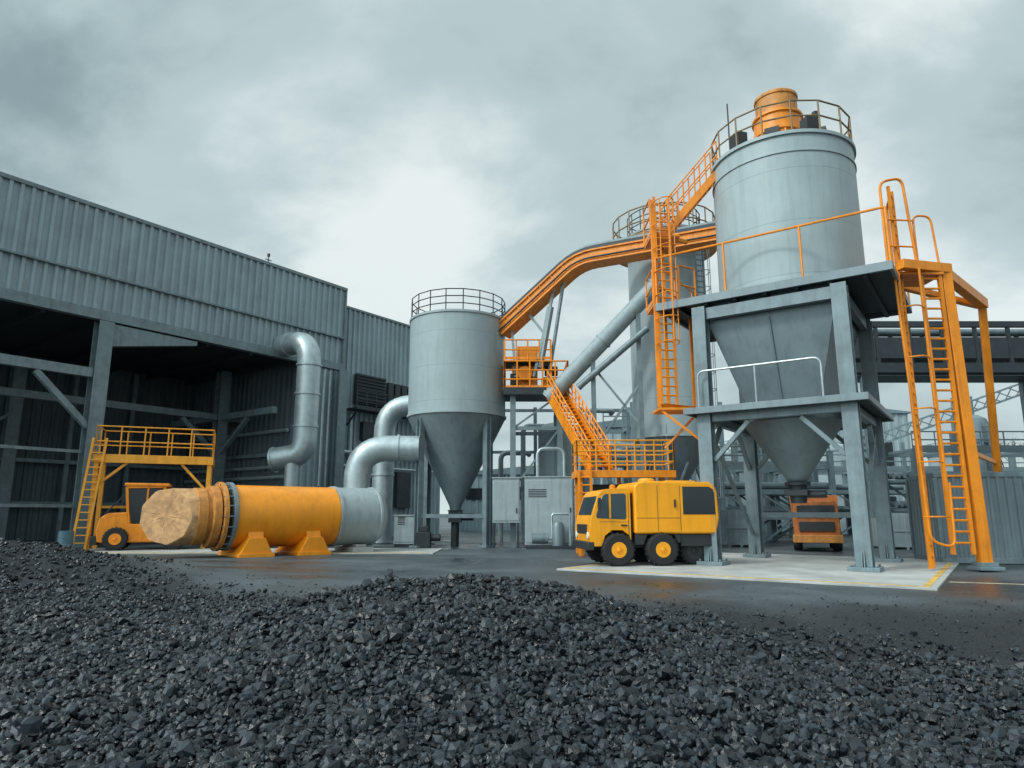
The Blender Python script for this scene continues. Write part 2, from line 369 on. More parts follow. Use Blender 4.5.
mb=MB(); mb.corr((13,0.05),(16.4,0.05),0,12.0,0.5,0.12); mb.corr((16.45,0.6),(28,0.6),0,17.15,0.5,0.12)
mb.b2((16.4,0.05,0),(16.44,0.6,17.1)); mb.b2((27.98,0.65,0),(28.02,42,17.1))
part(wh,'lower_wall',mb,M_clad)
c0=MB(); hcol(c0,0,0,0,12,0.75,0,0.07); c0.box((0,0,0.05),(1.1,1.1,0.1))
col=part(wh,'column',c0,M_steel,0.01); col.location=(0,0.1,0)
for p in((11.3,7),(0.5,13.3),(-9,13.3),(-9,7),(16.0,-0.35),(-11,0.1)):
    k=col.copy(); COL.objects.link(k); k.parent=wh; k.location=(p[0],p[1],0)
mb=MB()
mb.bar((-16,0,9.1),(-0.4,0,9.1),0.35,0.5); mb.bar((-3.0,0,8.8),(-0.3,0,6.2),0.3,0.3)
mb.add([(0.4,-0.12,11.95),(0.4,0.32,11.95),(5.2,0.32,11.95),(5.2,-0.12,11.95),(0.4,-0.12,10.7),(0.4,0.32,10.7),(5.2,0.32,11.7),(5.2,-0.12,11.7)],[(0,1,2,3),(4,5,6,7),(0,1,5,4),(1,2,6,5),(2,3,7,6),(3,0,4,7)])
mb.bar((-16,7,8.6),(13,7,8.6),0.3,0.45); mb.bar((8.4,7,8.3),(11,7,6),0.28,0.28); mb.bar((11.3,0.5,8.6),(11.3,13.8,8.6),0.3,0.45)
mb.bar((11.3,3.6,8.3),(11.3,6.7,6),0.28,0.28); mb.bar((11.3,10.4,8.3),(11.3,7.3,6),0.28,0.28)
mb.bar((-16,13.2,5.2),(12.9,13.2,5.2),0.2,0.25); mb.bar((-16,13.2,2.4),(12.9,13.2,2.4),0.2,0.25)
mb.bar((-9,7,8.5),(-9,13.6,8.5),0.3,0.45); mb.bar((0.3,13,8.2),(-3,13,5.3),0.2,0.2)
mb.bar((-16,0.1,4.9),(-0.4,0.1,4.9),0.14,0.16); mb.bar((-16,0.1,2.1),(-0.4,0.1,2.1),0.14,0.16)
mb.bar((-16,13.2,9.6),(12.9,13.2,9.6),0.2,0.25); mb.bar((4,13.3,0),(4,13.3,12),0.25,0.25); mb.bar((8,13.3,0),(8,13.3,12),0.25,0.25)
mb.bar((12.7,2,5.8),(12.7,13,5.8),0.2,0.25); mb.bar((12.7,2,2.6),(12.7,13,2.6),0.2,0.25)
part(wh,'brace_beam',mb,M_steel,0.01)
mb=MB(); 
mb.b2((18.0,0.10,9.9),(20.9,0.46,12.2))
for i in range(9): mb.bar((18.05,0.03,10.05+i*0.25),(20.85,0.03,10.05+i*0.25),0.14,0.05)
for i in range(5): mb.b2((21.3+i*0.75,0.2,10.3),(21.85+i*0.75,0.46,12.0))
part(wh,'louvre_vent',mb,M_steeld)
mb=MB(); mb.b2((17.2,-0.9,9.3),(24.8,0.45,9.42)); rail(mb,[(17.2,-0.85),(24.8,-0.85)],9.42,1.3,1.0,0.04)
for x in(17.4,24.6): mb.bar((x,-0.8,9.3),(x,0.4,8.2),0.1,0.1)
part(wh,'wall_walkway',mb,M_steeld)
mb=MB(); mb.b2((13.6,-0.16,0),(15.3,-0.08,3.3)); part(wh,'door',mb,M_steeld,0.01)
mb=MB()
for z in(4.2,4.9,7.4): mb.tube([(12.6,0.8,z),(12.6,13.5,z)],0.12,8)
mb.tube([(17,0.2,6.2),(27,0.2,6.2)],0.16,8); mb.tube([(17.6,0.2,0),(17.6,0.2,9)],0.14,8); mb.tube([(17,0.2,5.2),(27,0.2,5.2)],0.1,8); mb.tube([(21.5,0.2,0),(21.5,0.2,9)],0.1,8)
mb.tube([(14.6,-0.3,3.6),(14.6,-0.3,11.8)],0.09,8); mb.tube([(15.1,-0.3,3.6),(15.1,-0.3,11.8)],0.09,8)
part(wh,'wall_pipe',mb,M_galv)
mb=MB(); mb.b2((22.5,0.1,2.2),(24,0.46,5)); mb.b2((18.6,0.1,2.5),(20.4,0.46,4.4)); mb.b2((18.7,0.05,7.2),(20.7,0.46,8.6)); part(wh,'wall_box',mb,M_steeld,0.02)
mb=MB(); mb.cyl((10.2,0.8,18.3),(10.2,0.8,19.2),0.04,n=6); mb.bar((9.95,0.8,18.95),(10.45,0.8,18.95),0.05); mb.cyl((10.2,0.8,19.2),(10.2,0.8,19.4),0.1,n=8); part(wh,'roof_antenna',mb,M_black)
mb=MB(); mb.b2((-6,13.0,0),(-1,13.15,6.4)); mb.b2((-5.6,12.9,0.0),(-3.6,12.99,4.4)); part(wh,'loading_door',mb,M_steel,0.01)

# ------------------------------------------------------------------ ducts
def duct(label,pts,r,bend,flpos,base,extra=None):
    e=thing('duct',label,'duct',base); mb=MB(base); path=rnd(pts,bend,10); mb.tube(path,r,28); part(e,'pipe',mb,M_galv,ang=50)
    for p,d in flpos:
        mb=MB(base); p=Vector(p);d=Vector(d).normalized(); mb.cyl(p-d*0.06,p+d*0.06,r*1.1,n=28)
        part(e,'flange',mb,M_galv)
    if extra:
        mb=MB(base); mb.tube(rnd(extra[0],extra[2],8),extra[1],24); part(e,'drain_pipe',mb,M_galv,ang=50)
    return e
duct('tall silver elbow duct coming out of the warehouse wall',[(-15.9,45.3,12.9),(-13.2,43.4,12.9),(-13.2,43.4,5.4),(-15.2,43.6,5.1)],0.75,1.6,
     [((-14.9,44.6,12.9),(2.1,-1.5,0)),((-13.2,43.4,11.2),(0,0,1)),((-13.2,43.4,9.3),(0,0,1)),((-13.2,43.4,7.2),(0,0,1)),((-15.15,43.6,5.1),(-2,0.2,-0.3))],(-13.4,43.5,0),
     ([(-13.9,43.3,5.0),(-13.9,43.3,0.0)],0.42,0.1))
duct('wide silver elbow duct rising beside the grey silo',[(-8.1,36,0.05),(-8.1,36,5.1),(-4.9,36.2,5.1)],0.68,2.0,
     [((-8.1,36,1.2),(0,0,1)),((-8.1,36,2.9),(0,0,1)),((-6.0,36.13,5.1),(1,0.06,0)),],(-8.1,36,0))
duct('silver elbow duct behind the wide duct',[(-7.7,41,0.05),(-7.7,41,8.2),(-4.2,41,8.2)],0.62,1.8,
     [((-7.7,41,5.9),(0,0,1)),((-5.8,41,8.2),(1,0,0)),((-7.7,41,4),(0,0,1))],(-7.7,41,0))

# ------------------------------------------------------------------ silo with cone
def silo(label,loc,r,ztop,zcyl,zap,legr,railcol,leg_z,rz=0.6,nleg=4,diag=True):
    e=thing('silo',label,'silo',loc,rz)
    mb=MB(); mb.lathe([(r,zcyl),(r,ztop),(r+0.06,ztop),(r+0.06,ztop+0.12),(r-0.1,ztop+0.14),(0.4,ztop+0.5),(0,ztop+0.5)],n=64)
    part(e,'silo_body',mb,M_silo)
    mb=MB(); 
    for z in(zcyl+0.05,): mb.lathe([(r+0.005,z-0.06),(r+0.06,z-0.06),(r+0.06,z+0.06),(r+0.005,z+0.06)],n=64)
    part(e,'ring_beam',mb,M_silo)
    mb=MB(); mb.lathe([(0.3,zap),(0.34,zap+0.25),(r,zcyl-0.03)],n=64); part(e,'hopper_cone',mb,M_cone)
    mb=MB(); mb.lathe([(0.42,zap-0.05),(0.42,zap+0.02)],n=20); mb.box((0,0,zap-0.35),(0.7,0.7,0.6)); mb.cyl((0.3,0,zap-0.35),(1.0,0,zap-0.35),0.2,n=16); mb.lathe([(0.22,0.0),(0.22,zap-0.6)],n=16)
    part(e,'outlet_valve',mb,M_steeld,0.01)
    mb=MB(); rail(mb,circ(0,0,r-0.03,18),ztop+0.1,1.2,1.2,0.03,closed=True,toe=False,mids=2); part(e,'guard_rail',mb,railcol)
    first=None
    for i in range(nleg):
        a=2*math.pi*(i+.5)/nleg; x,y=legr*math.cos(a),legr*math.sin(a)
        if first is None:
            mb=MB(); hcol(mb,0,0,0.1,leg_z,0.32,0,0.04); mb.box((0,0,0.05),(0.65,0.65,0.1)); first=part(e,'leg',mb,M_steel,0.008); k=first
        else:
            k=first.copy(); COL.objects.link(k); k.parent=e
        k.location=(x,y,0); k.rotation_euler=(0,0,a)
    mb=MB(); P=[(legr*math.cos(2*math.pi*(i+.5)/nleg),legr*math.sin(2*math.pi*(i+.5)/nleg)) for i in range(nleg)]
    for i in range(nleg):
        a=P[i];b=P[(i+1)%nleg]; mb.bar((*a,1.6),(*b,1.6),0.16,0.2)
        if diag:
            mb.bar((*a,leg_z*0.85),(*b,leg_z*0.85),0.14,0.18); mb.bar((*a,1.7),((a[0]+b[0])/2,(a[1]+b[1])/2,leg_z*0.7),0.1,0.1)
    part(e,'brace',mb,M_steel)
    return e
s1=silo('grey cone-bottom silo on steel legs beside the ducts',(-3.1,38,0),2.72,12.4,6.95,1.9,2.5,M_steeld,7.0,rz=R(0),diag=False)
s3=silo('tall pale grey silo standing behind the hopper tower',(8.6,36.5,0),2.05,16.9,5.6,2.5,1.9,M_steeld,6.2,rz=R(20))
mb=MB(); mb.lathe([(2.1,16.2),(2.9,16.2),(2.9,16.3),(2.1,16.3)],n=40); part(s3,'top_platform',mb,M_or)
mb=MB(); rail(mb,circ(0,0,2.85,20),16.3,1.6,1.2,0.04,closed=True); part(s3,'platform_guard_rail',mb,M_trail)
mb=MB(); ladder(mb,0.6,-2.35,0,0.3,16.3,0.5,0.04,cage=1); part(s3,'ladder',mb,M_steel)

# ------------------------------------------------------------------ hopper tower
tw=thing('hopper_tower','square hopper tower with grey silo on steel legs','tower',(TC[0],TC[1],0.05),TA)
lf=None
for p in((-2.25,-2.5),(2.25,-2.5),(-2.25,2.5),(2.25,2.5)):
    if lf is None:
        mb=MB(); hcol(mb,0,0,0.12,8.75,0.46,0,0.05); mb.box((0,0,0.06),(0.85,0.85,0.12))
        for s in(-1,1): mb.add([(s*0.03-0.015,-0.24,0.12),(s*0.03+0.015,-0.24,0.12),(s*0.03+0.015,-0.40,0.12),(s*0.03-0.015,-0.40,0.12),(s*0.03-0.015,-0.24,0.6),(s*0.03+0.015,-0.24,0.6)],[(0,1,2,3),(0,1,5,4),(2,3,4,5),(1,2,5),(0,3,4)])
        for x in(-0.33,0.33):
            for y in(-0.33,0.33): mb.cyl((x,y,0.12),(x,y,0.19),0.035,n=6)
        lf=part(tw,'leg',mb,M_steel,0.01);k=lf
    else: k=lf.copy();COL.objects.link(k);k.parent=tw
    k.location=(p[0],p[1],0)
mb=MB()
P=[(-2.25,-2.5),(2.25,-2.5),(2.25,2.5),(-2.25,2.5)]
for i in range(4):
    a=P[i];b=P[(i+1)%4]
    d=Vector((b[0]-a[0],b[1]-a[1],0)).normalized()
    A=Vector((*a,0))+d*0.24;B=Vector((*b,0))-d*0.24
    for z,h in((4.85,0.30),(8.5,0.4)): mb.bar(A+Vector((0,0,z)),B+Vector((0,0,z)),0.22,h)
    for Q,s in((A,1),(B,-1)):
        mb.bar(Q+Vector((0,0,3.4)),Q+d*s*1.2+Vector((0,0,4.65)),0.14,0.14)
mb.bar((2.25,-2.2,0.9),(2.25,2.2,4.5),0.12,0.12); mb.bar((-2.25,-2.2,4.5),(-2.25,2.2,0.9),0.12,0.12); mb.bar((2.0,2.5,1.6),(-2.0,2.5,1.6),0.14,0.2)
part(tw,'brace',mb,M_steel,0.008)
mb=MB(); mb.b2((-3.70,-2.65,9.0),(3.70,2.8,9.12)); 
for i in range(-3,4): mb.b2((i-0.06,-2.6,8.80),(i+0.06,2.75,9.01))
part(tw,'upper_platform',mb,M_steeld,0.01)
mb=MB()
for s in(-2.7,2.85): mb.b2((-3.8,s-0.05,8.86),(3.8,s+0.05,9.14))
for s in(-3.75,3.75): mb.b2((s-0.05,-2.64,8.87),(s+0.05,2.79,9.13))
part(tw,'platform_edge',mb,M_hop,0.01)
mb=MB(); mb.b2((-2.75,-2.95,5.06),(2.75,-1.65,5.14)); mb.b2((-2.75,1.65,5.06),(2.75,2.9,5.14)); mb.b2((1.65,-1.65,5.06),(2.75,1.65,5.14)); mb.b2((-2.75,-1.65,5.06),(-1.65,1.65,5.14))
part(tw,'lower_platform',mb,M_steeld,0.01)
mb=MB()
for s in(-3.0,2.95): mb.b2((-2.84,s-0.04,4.95),(2.84,s+0.04,5.17))
for s in(-2.8,2.8): mb.b2((s-0.04,-2.95,4.96),(s+0.04,2.9,5.16))
part(tw,'platform_edge',mb,M_hop,0.01)
mb=MB(); rail(mb,[(-3.75,-2.7),(3.75,-2.7)],9.13,1.75,2.4,0.04,toe=False,mids=0); rail(mb,[(-3.75,-2.7),(-3.75,2.8),(3.75,2.8)],9.13,1.5,1.8,0.035,toe=False)
part(tw,'guard_rail',mb,M_or)
mb=MB()
mb.tube(rnd([(-2.3,-2.95,5.15),(-2.3,-2.95,6.4),(1.6,-2.95,6.4),(1.6,-2.95,5.15)],0.25,5),0.035,8)
mb.cyl((-0.4,-2.95,5.15),(-0.4,-2.95,6.4),0.03,n=8)
part(tw,'handrail',mb,M_galv)
def frus(mb,levels):
    vs=[];
    for hx,hy,z in levels: vs+=[(-hx,-hy,z),(hx,-hy,z),(hx,hy,z),(-hx,hy,z)]
    fs=[(k*4+i,k*4+(i+1)%4,k*4+4+(i+1)%4,k*4+4+i) for k in range(len(levels)-1) for i in range(4)]
    fs+=[(0,1,2,3),tuple(range(len(vs)-4,len(vs)))]
    mb.add(vs,fs)
mb=MB(); frus(mb,[(1.12,1.12,5.0),(2.02,2.22,8.1),(2.02,2.22,9.0)]); part(tw,'hopper',mb,M_hop,0.015)
mb=MB(); mb.bar((0,-1.22,5.3),(0,-2.24,8.1),0.05,0.08); mb.bar((0,-2.24,8.12),(0,-2.24,8.95),0.05,0.06); part(tw,'stiffener',mb,M_hop)
mb=MB(); mb.lathe([(0.3,2.75),(1.66,4.75),(1.66,4.98)],n=56); part(tw,'hopper_cone',mb,M_cone)
mb=MB(); mb.lathe([(0.42,2.6),(0.42,2.72)],n=20); mb.lathe([(0.26,2.0),(0.3,2.6)],n=20); mb.cyl((0,0,2.3),(0.9,0,2.3),0.13,n=12); mb.box((0,0,2.35),(0.75,0.75,0.2))
part(tw,'outlet_valve',mb,M_steeld,0.01)
SX,SY=0.22,0.28
mb=MB(); mb.lathe([(2.5,9.14),(2.5,14.55),(2.58,14.55),(2.58,14.67),(2.4,14.69),(0.9,15.05),(0,15.05)],(SX,SY,0),n=80); part(tw,'silo_body',mb,M_silo)
mb=MB(); mb.lathe([(2.51,9.15),(2.6,9.15),(2.6,9.35),(2.51,9.35)],(SX,SY,0),n=72); mb.lathe([(2.505,13.9),(2.54,13.9),(2.54,13.96),(2.505,13.96)],(SX,SY,0),n=72); part(tw,'ring_beam',mb,M_silo)
mb=MB(); rail(mb,circ(SX,SY,2.48,16),14.68,1.15,1.2,0.032,closed=True,toe=False); part(tw,'silo_guard_rail',mb,M_trail)
mb=MB(); mb.lathe([(0.84,14.8),(0.84,15.75),(0.92,15.77),(0.92,15.92),(0.86,15.94),(0.86,16.45),(0.93,16.47),(0.93,16.56),(0.7,16.6)],(SX,SY,0),n=48)
for i in range(12):
    a=i*math.pi/6; mb.bar((SX+0.86*math.cos(a),SY+0.86*math.sin(a),14.9),(SX+0.86*math.cos(a),SY+0.86*math.sin(a),15.75),0.06,0.06)
part(tw,'vent_filter',mb,M_or)
mb=MB(); mb.lathe([(0.76,16.56),(0.76,17.3),(0.80,17.32),(0.80,17.42),(0.74,17.48),(0,17.56)],(SX,SY,0),n=48); part(tw,'filter_cap',mb,M_brown)
mb=MB()
for i in range(9):
    a=i*0.75+0.3; r=1.5+0.3*(i%2); mb.box((SX+r*math.cos(a),SY+r*math.sin(a),15.05),(0.4,0.5,0.7+0.25*(i%3)),a)
mb.cyl((SX-1.6,SY-0.9,14.7),(SX-1.6,SY-0.9,17.4),0.03,n=6); mb.cyl((SX+1.5,SY-0.9,14.7),(SX+1.5,SY-0.9,15.9),0.12,n=8)
part(tw,'roof_equipment',mb,M_black)

# orange ladder frame on tower left
e=thing('ladder_frame','tall orange caged ladder frame hung on the hopper tower','ladder',(5.6,24.2,5.4)); o=(5.6,24.2,5.4)
mb=MB(o)
for x,y in((5.25,24.0),(6.75,24.9),(5.9,25.4)): mb.bar((x,y,5.4),(x,y,13.3 if x<6.5 else 9.2),0.13,0.13)
for z in(5.5,9.2,12.0): mb.bar((5.25,24.0,z),(6.75,24.9,z),0.12,0.14); mb.bar((5.25,24.0,z),(5.9,25.4,z),0.12,0.14)
part(e,'beam',mb,M_or,0.008)
mb=MB(o); ladder(mb,5.6,23.95,R(8),5.5,13.4,0.55,0.04,0.33,cage=1); part(e,'ladder',mb,M_or)
mb=MB(o); mb.b2((5.2,23.9,5.3),(6.9,25.0,5.39)); mb.b2((5.2,24.1,9.2),(6.2,25.3,9.28)); mb.b2((5.2,24.1,11.9),(6.3,25.3,11.98)); part(e,'deck',mb,M_or,0.01)
mb=MB(o); rail(mb,[(5.2,25.3),(5.2,24.1)],9.3,1.3,0.8,0.035); rail(mb,[(5.2,25.3),(5.2,24.1)],12,1.4,0.8,0.035); rail(mb,[(6.2,24.2),(6.9,24.6)],9.3,1.5,0.6,0.035); part(e,'guard_rail',mb,M_or)
e=thing('stair','orange steel stair climbing to the top of the silo','stair',(5.6,24.5,12)); o=(5.6,24.5,12)
A=Vector((5.7,24.9,12.0));B=Vector((7.85,24.5,14.5)); mb=MB(o)
for s in(-0.4,0.4): mb.bar(A+Vector((0,s,0)),B+Vector((0,s,0)),0.08,0.28)
for i in range(1,11): p=A.lerp(B,i/11); mb.box(p,(0.26,0.74,0.05))
part(e,'flight',mb,M_or)
mb=MB(o)
for s in(-0.42,0.42): rail(mb,[tuple(A+Vector((0,s,0.1))),tuple(B+Vector((0,s,0.1)))],0,1.2,0.65,0.03,toe=False)
part(e,'guard_rail',mb,M_or)
for a,b in (((5.3,24.0,5.3),(6.9,23.6,3.9)),((6.8,24.9,5.3),(5.7,25.4,4.1))):
    mb=MB(b); mb.bar(a,b,0.08); solo('strut','orange diagonal strut under the ladder frame','strut',mb,M_or,b,group='struts under the ladder frame')

# ------------------------------------------------------------------ right ladder structure
o=(14.1,21,0.0); e=thing('access_tower','orange access tower with two ladders beside the hopper tower','ladder',o)
mb=MB(o); mb.bar((14.1,21.0,0.16),(13.95,21.0,9.6),0.32,0.32); part(e,'post',mb,M_or,0.015)
mb=MB(o); mb.bar((17.45,24.7,3.14),(16.7,23.3,9.1),0.24,0.24); part(e,'post',mb,M_or,0.015)
mb=MB(o); mb.box((14.1,21,0.10),(0.7,0.7,0.10)); mb.box((14.1,21,0.21),(0.5,0.5,0.12)); mb.box((17.45,24.7,3.13),(0.5,0.5,0.05)); part(e,'base_plate',mb,M_steel,0.01)
mb=MB(o); mb.bar((12.3,20.55,9.45),(14.12,21.0,9.45),0.3,0.3); mb.bar((13.95,21.1,9.42),(16.75,23.3,9.0),0.3,0.34); mb.bar((13.0,22.1,9.3),(16.7,23.45,9.0),0.2,0.2); mb.bar((14.1,21.15,3.6),(17.35,24.6,3.5),0.12,0.14)
part(e,'beam',mb,M_or,0.01)
mb=MB(o); mb.b2((12.35,20.75,9.2),(13.8,22.0,9.29)); part(e,'deck',mb,M_or)
mb=MB(o); ladder(mb,12.45,20.9,R(50),0.1,12.2,0.5,0.035,0.33); part(e,'ladder',mb,M_or)
mb=MB(o); ladder(mb,13.4,20.85,R(0),0.5,9.4,0.6,0.045,0.33); part(e,'ladder',mb,M_or)
mb=MB(o)
mb.tube(rnd([(11.95,20.6,9.2),(11.95,20.6,12.3),(12.75,20.7,12.5),(12.95,20.7,9.3)],0.3,6),0.045,8)
mb.tube(rnd([(13.0,20.75,9.3),(13.0,20.75,11.2),(13.6,20.8,11.2),(13.75,20.85,9.4)],0.25,6),0.035,8)
mb.tube(rnd([(12.35,20.75,9.3),(12.35,20.75,11.9),(12.7,21.6,11.9),(12.7,21.6,9.3)],0.3,6),0.035,8)
for z in(10.1,11.0): mb.cyl((11.95,20.6,z),(12.95,20.7,z),0.03,n=6)
mb.tube(rnd([(12.05,20.5,9.3),(12.1,20.4,5),(12.2,20.4,0.9),(12.9,20.4,0.7),(12.95,20.4,2.6)],0.3,6),0.038,8)
mb.tube(rnd([(12.85,20.5,9.3),(12.8,20.4,5),(12.85,20.4,3.2)],0.5,6),0.038,8)
for z in(1.6,3.2,4.8,6.4,8.0): mb.tube(rnd([(12.1,20.45,z),(12.45,20.1,z),(12.85,20.45,z)],0.3,4),0.025,6)
part(e,'guard_rail',mb,M_or)

# ------------------------------------------------------------------ conveyor
o=(0,37,12); e=thing('conveyor','orange elevated conveyor boom bending over to the silos','conveyor',o)
path=[Vector((-0.55,37.2,11.75)),Vector((3.65,35.2,15.2)),Vector((11.6,31.6,15.35))]
mb=MB(o)
cc=rnd(path,0.9,4)
def sweep_rect(mb,path,w,h,off=0):
    P=[Vector(p) for p in path]; K=len(P); vs=[]
    for i,p in enumerate(P):
        t=(P[min(i+1,K-1)]-P[max(i-1,0)]).normalized(); u=t.cross(Vector((0,0,1))).normalized(); q=u.cross(t).normalized()
        p=p+q*off
        vs+=[p-u*w/2-q*h/2,p+u*w/2-q*h/2,p+u*w/2+q*h/2,p-u*w/2+q*h/2]
    fs=[(i*4+j,i*4+(j+1)%4,i*4+4+(j+1)%4,i*4+4+j) for i in range(K-1) for j in range(4)]+[(0,1,2,3),tuple(range(K*4-4,K*4))]
    mb.add(vs,fs)
sweep_rect(mb,cc,0.9,0.6); sweep_rect(mb,cc,1.1,0.09,0.32); sweep_rect(mb,cc,1.1,0.09,-0.32)
for a,b,n_ in((path[0],path[1],7),(path[1],path[2],9)):
    t=(b-a).normalized(); u=t.cross(Vector((0,0,1))).normalized(); q=u.cross(t).normalized()
    for i in range(1,n_):
        p=a.lerp(b,i/n_); mb.bar(p-q*0.3,p+q*0.3,1.02,0.05)
part(e,'boom',mb,M_or,0.006)
mb=MB(o); sweep_rect(mb,cc,0.7,0.22,0.50); part(e,'top_cover',mb,M_steeld,ang=60)
mb=MB(o); mb.tube([p+Vector((0.0,0,0.74)) for p in cc],0.13,12); part(e,'cover_pipe',mb,M_steel,ang=60)
mb=MB(o); mb.tube([p+Vector((-0.25,-0.5,-0.12)) for p in cc],0.05,8); part(e,'cable_pipe',mb,M_steeld,ang=60)
mb=MB(o)
for A,B in(((2.3,35.7,13.8),(1.2,36.2,9)),((2.8,35.5,14.1),(2.0,36.4,9.0)),((0.9,36.4,12.6),(1.9,36.1,11.2)),((0.0,36.9,11.8),(0.2,36.4,9))): mb.bar(A,B,0.14,0.14)
mb.bar((2.1,35.8,12.8),(1.5,36.2,9.5),0.28,0.28)
part(e,'strut',mb,M_chute)

for A,B,r,l in(((7.6,33.8,13.5),(1.9,35.2,7.6),0.42,'long pale grey diagonal chute pipe under the conveyor'),((6.9,33.6,11.0),(3.4,34.6,8.1),0.17,'thin dark diagonal pipe under the conveyor')):
    mb=MB(B); A=Vector(A);Bv=Vector(B); d=(A-Bv).normalized(); mb.cyl(A,Bv,r,n=24)
    for t in(0.02,0.5,0.97): p=Bv.lerp(A,t); mb.cyl(p-d*0.05,p+d*0.05,r*1.12,n=24)
    solo('chute_pipe',l,'pipe',mb,M_chute if r>0.3 else M_steel,B)
e=thing('support_frame','dark steel trestle holding up the diagonal chute','frame',(6.5,34,0)); q=(6.5,34,0)
mb=MB(q); mb.bar((6.5,34,0),(6.5,34,12.0),0.22); mb.bar((4.2,34.6,0),(4.2,34.6,9.7),0.22); mb.bar((4.2,34.6,5),(6.5,34,8.2),0.12); mb.bar((4.2,34.6,5),(6.5,34,5),0.12); mb.bar((4.2,34.6,9.2),(6.5,34,6),0.12); part(e,'beam',mb,M_steel)

o=(1.2,37.5,0); e=thing('drive_platform','orange conveyor drive platform on grey steel legs','platform',o)
first=None
for p in((-1.15,-1.2),(1.35,-1.2),(-1.15,1.2),(1.35,1.2)):
    if first is None: mb=MB(); hcol(mb,0,0,0,8.1,0.3,0,0.04); first=part(e,'leg',mb,M_steel);k=first
    else: k=first.copy();COL.objects.link(k);k.parent=e
    k.location=(*p,0)
mb=MB()
for z in(3,6.2): 
    mb.bar((-1.15,-1.2,z),(1.35,-1.2,z),0.15,0.2); mb.bar((-1.15,1.2,z),(1.35,1.2,z),0.15,0.2); mb.bar((-1.15,-1.2,z),(-1.15,1.2,z),0.15,0.2); mb.bar((1.35,-1.2,z),(1.35,1.2,z),0.15,0.2)
mb.bar((-1.15,-1.2,3),(1.35,-1.2,6.2),0.1); mb.bar((-1.15,-1.2,6.2),(1.35,-1.2,8.0),0.1)
part(e,'brace',mb,M_steel)
mb=MB(); mb.b2((-1.6,-1.6,8.1),(1.8,1.6,8.28)); mb.b2((-1.65,-1.7,7.95),(1.85,-1.6,8.35)); mb.b2((-1.6,-1.5,9.8),(0.9,0.5,9.88)); part(e,'deck',mb,M_steeld,0.01)
mb=MB(); rail(mb,[(-1.6,1.6),(-1.6,-1.6),(1.8,-1.6),(1.8,1.6)],8.3,1.5,0.7,0.045,mids=2); part(e,'guard_rail',mb,M_or)
mb=MB(); rail(mb,[(-1.6,-1.5),(0.9,-1.5)],9.9,1.1,0.7,0.04); part(e,'guard_rail',mb,M_or)
mb=MB(); mb.bar((-1.6,-1.5,8.3),(-1.6,-1.5,11.0),0.1); mb.bar((0.9,-1.5,8.3),(0.9,-1.5,11.0),0.1); part(e,'beam',mb,M_or)
mb=MB(); mb.box((-0.5,-0.3,9.0),(1.4,1.2,1.4)); mb.box((0.9,-0.2,8.7),(0.9,1.0,0.8)); mb.cyl((-0.5,-0.9,9.2),(-0.5,-1.3,9.2),0.4,n=20); mb.box((-0.3,-0.2,10.4),(1.2,1.0,0.9)); part(e,'drive_unit',mb,M_or,0.03)
mb=MB(); mb.cyl((0.6,-0.8,9.4),(1.3,-0.8,9.4),0.28,n=16); mb.box((-1.1,-0.9,8.8),(0.4,0.5,0.8)); part(e,'motor',mb,M_black,0.02)

o=(3,34,4); e=thing('stair','orange enclosed stair descending to the yellow platform','stair',o)
A=Vector((2.35,35.4,7.9));B=Vector((4.0,30.9,3.6)); mb=MB(o)
sd=(B-A); sd.z=0; sd.normalize(); sn=Vector((-sd.y,sd.x,0))
for s in(-0.5,0.5): mb.bar(A+sn*s,B+sn*s,0.1,0.45)
for i in range(1,20): p=A.lerp(B,i/20); mb.box(p,(0.3,0.9,0.05),math.atan2(sd.y,sd.x))
part(e,'flight',mb,M_or)
mb=MB(o)
for s in(-0.52,0.52): rail(mb,[tuple(A+sn*s+Vector((0,0,0.15))),tuple(B+sn*s+Vector((0,0,0.15)))],0,1.05,0.55,0.035,toe=False,mids=2)
part(e,'guard_rail',mb,M_or)

o=(4.8,30,0); e=thing('work_platform','yellow railed work platform on posts behind the truck','platform',o)
first=None
for p in((-1.9,-0.9),(1.9,-0.9),(-1.9,0.9),(1.9,0.9),(0,0.9)):
    if first is None: mb=MB(); mb.bar((0,0,0),(0,0,3.3),0.16); first=part(e,'leg',mb,M_or);k=first
    else: k=first.copy();COL.objects.link(k);k.parent=e
    k.location=(*p,0)
mb=MB(); mb.b2((-2.05,-1.05,3.3),(2.05,1.05,3.42)); mb.b2((-2.1,-1.12,3.2),(2.1,-1.05,3.5)); mb.b2((-2.12,-1.05,3.2),(-2.05,1.05,3.5)); part(e,'deck',mb,M_or,0.01)
mb=MB(); rail(mb,[(-2.05,1.0),(-2.05,-1.0),(2.05,-1.0),(2.05,1.0),(-2.05,1.0)],3.42,1.35,0.85,0.035,mids=2,toe=False); part(e,'guard_rail',mb,M_yr)
mb=MB(); ladder(mb,-1.75,-1.2,0,0,3.5,0.5,0.045,0.32); part(e,'ladder',mb,M_or)
mb=MB(); mb.b2((-1.2,0.95,0.0),(1.7,1.6,3.0)); part(e,'equipment_box',mb,M_steeld,0.03)

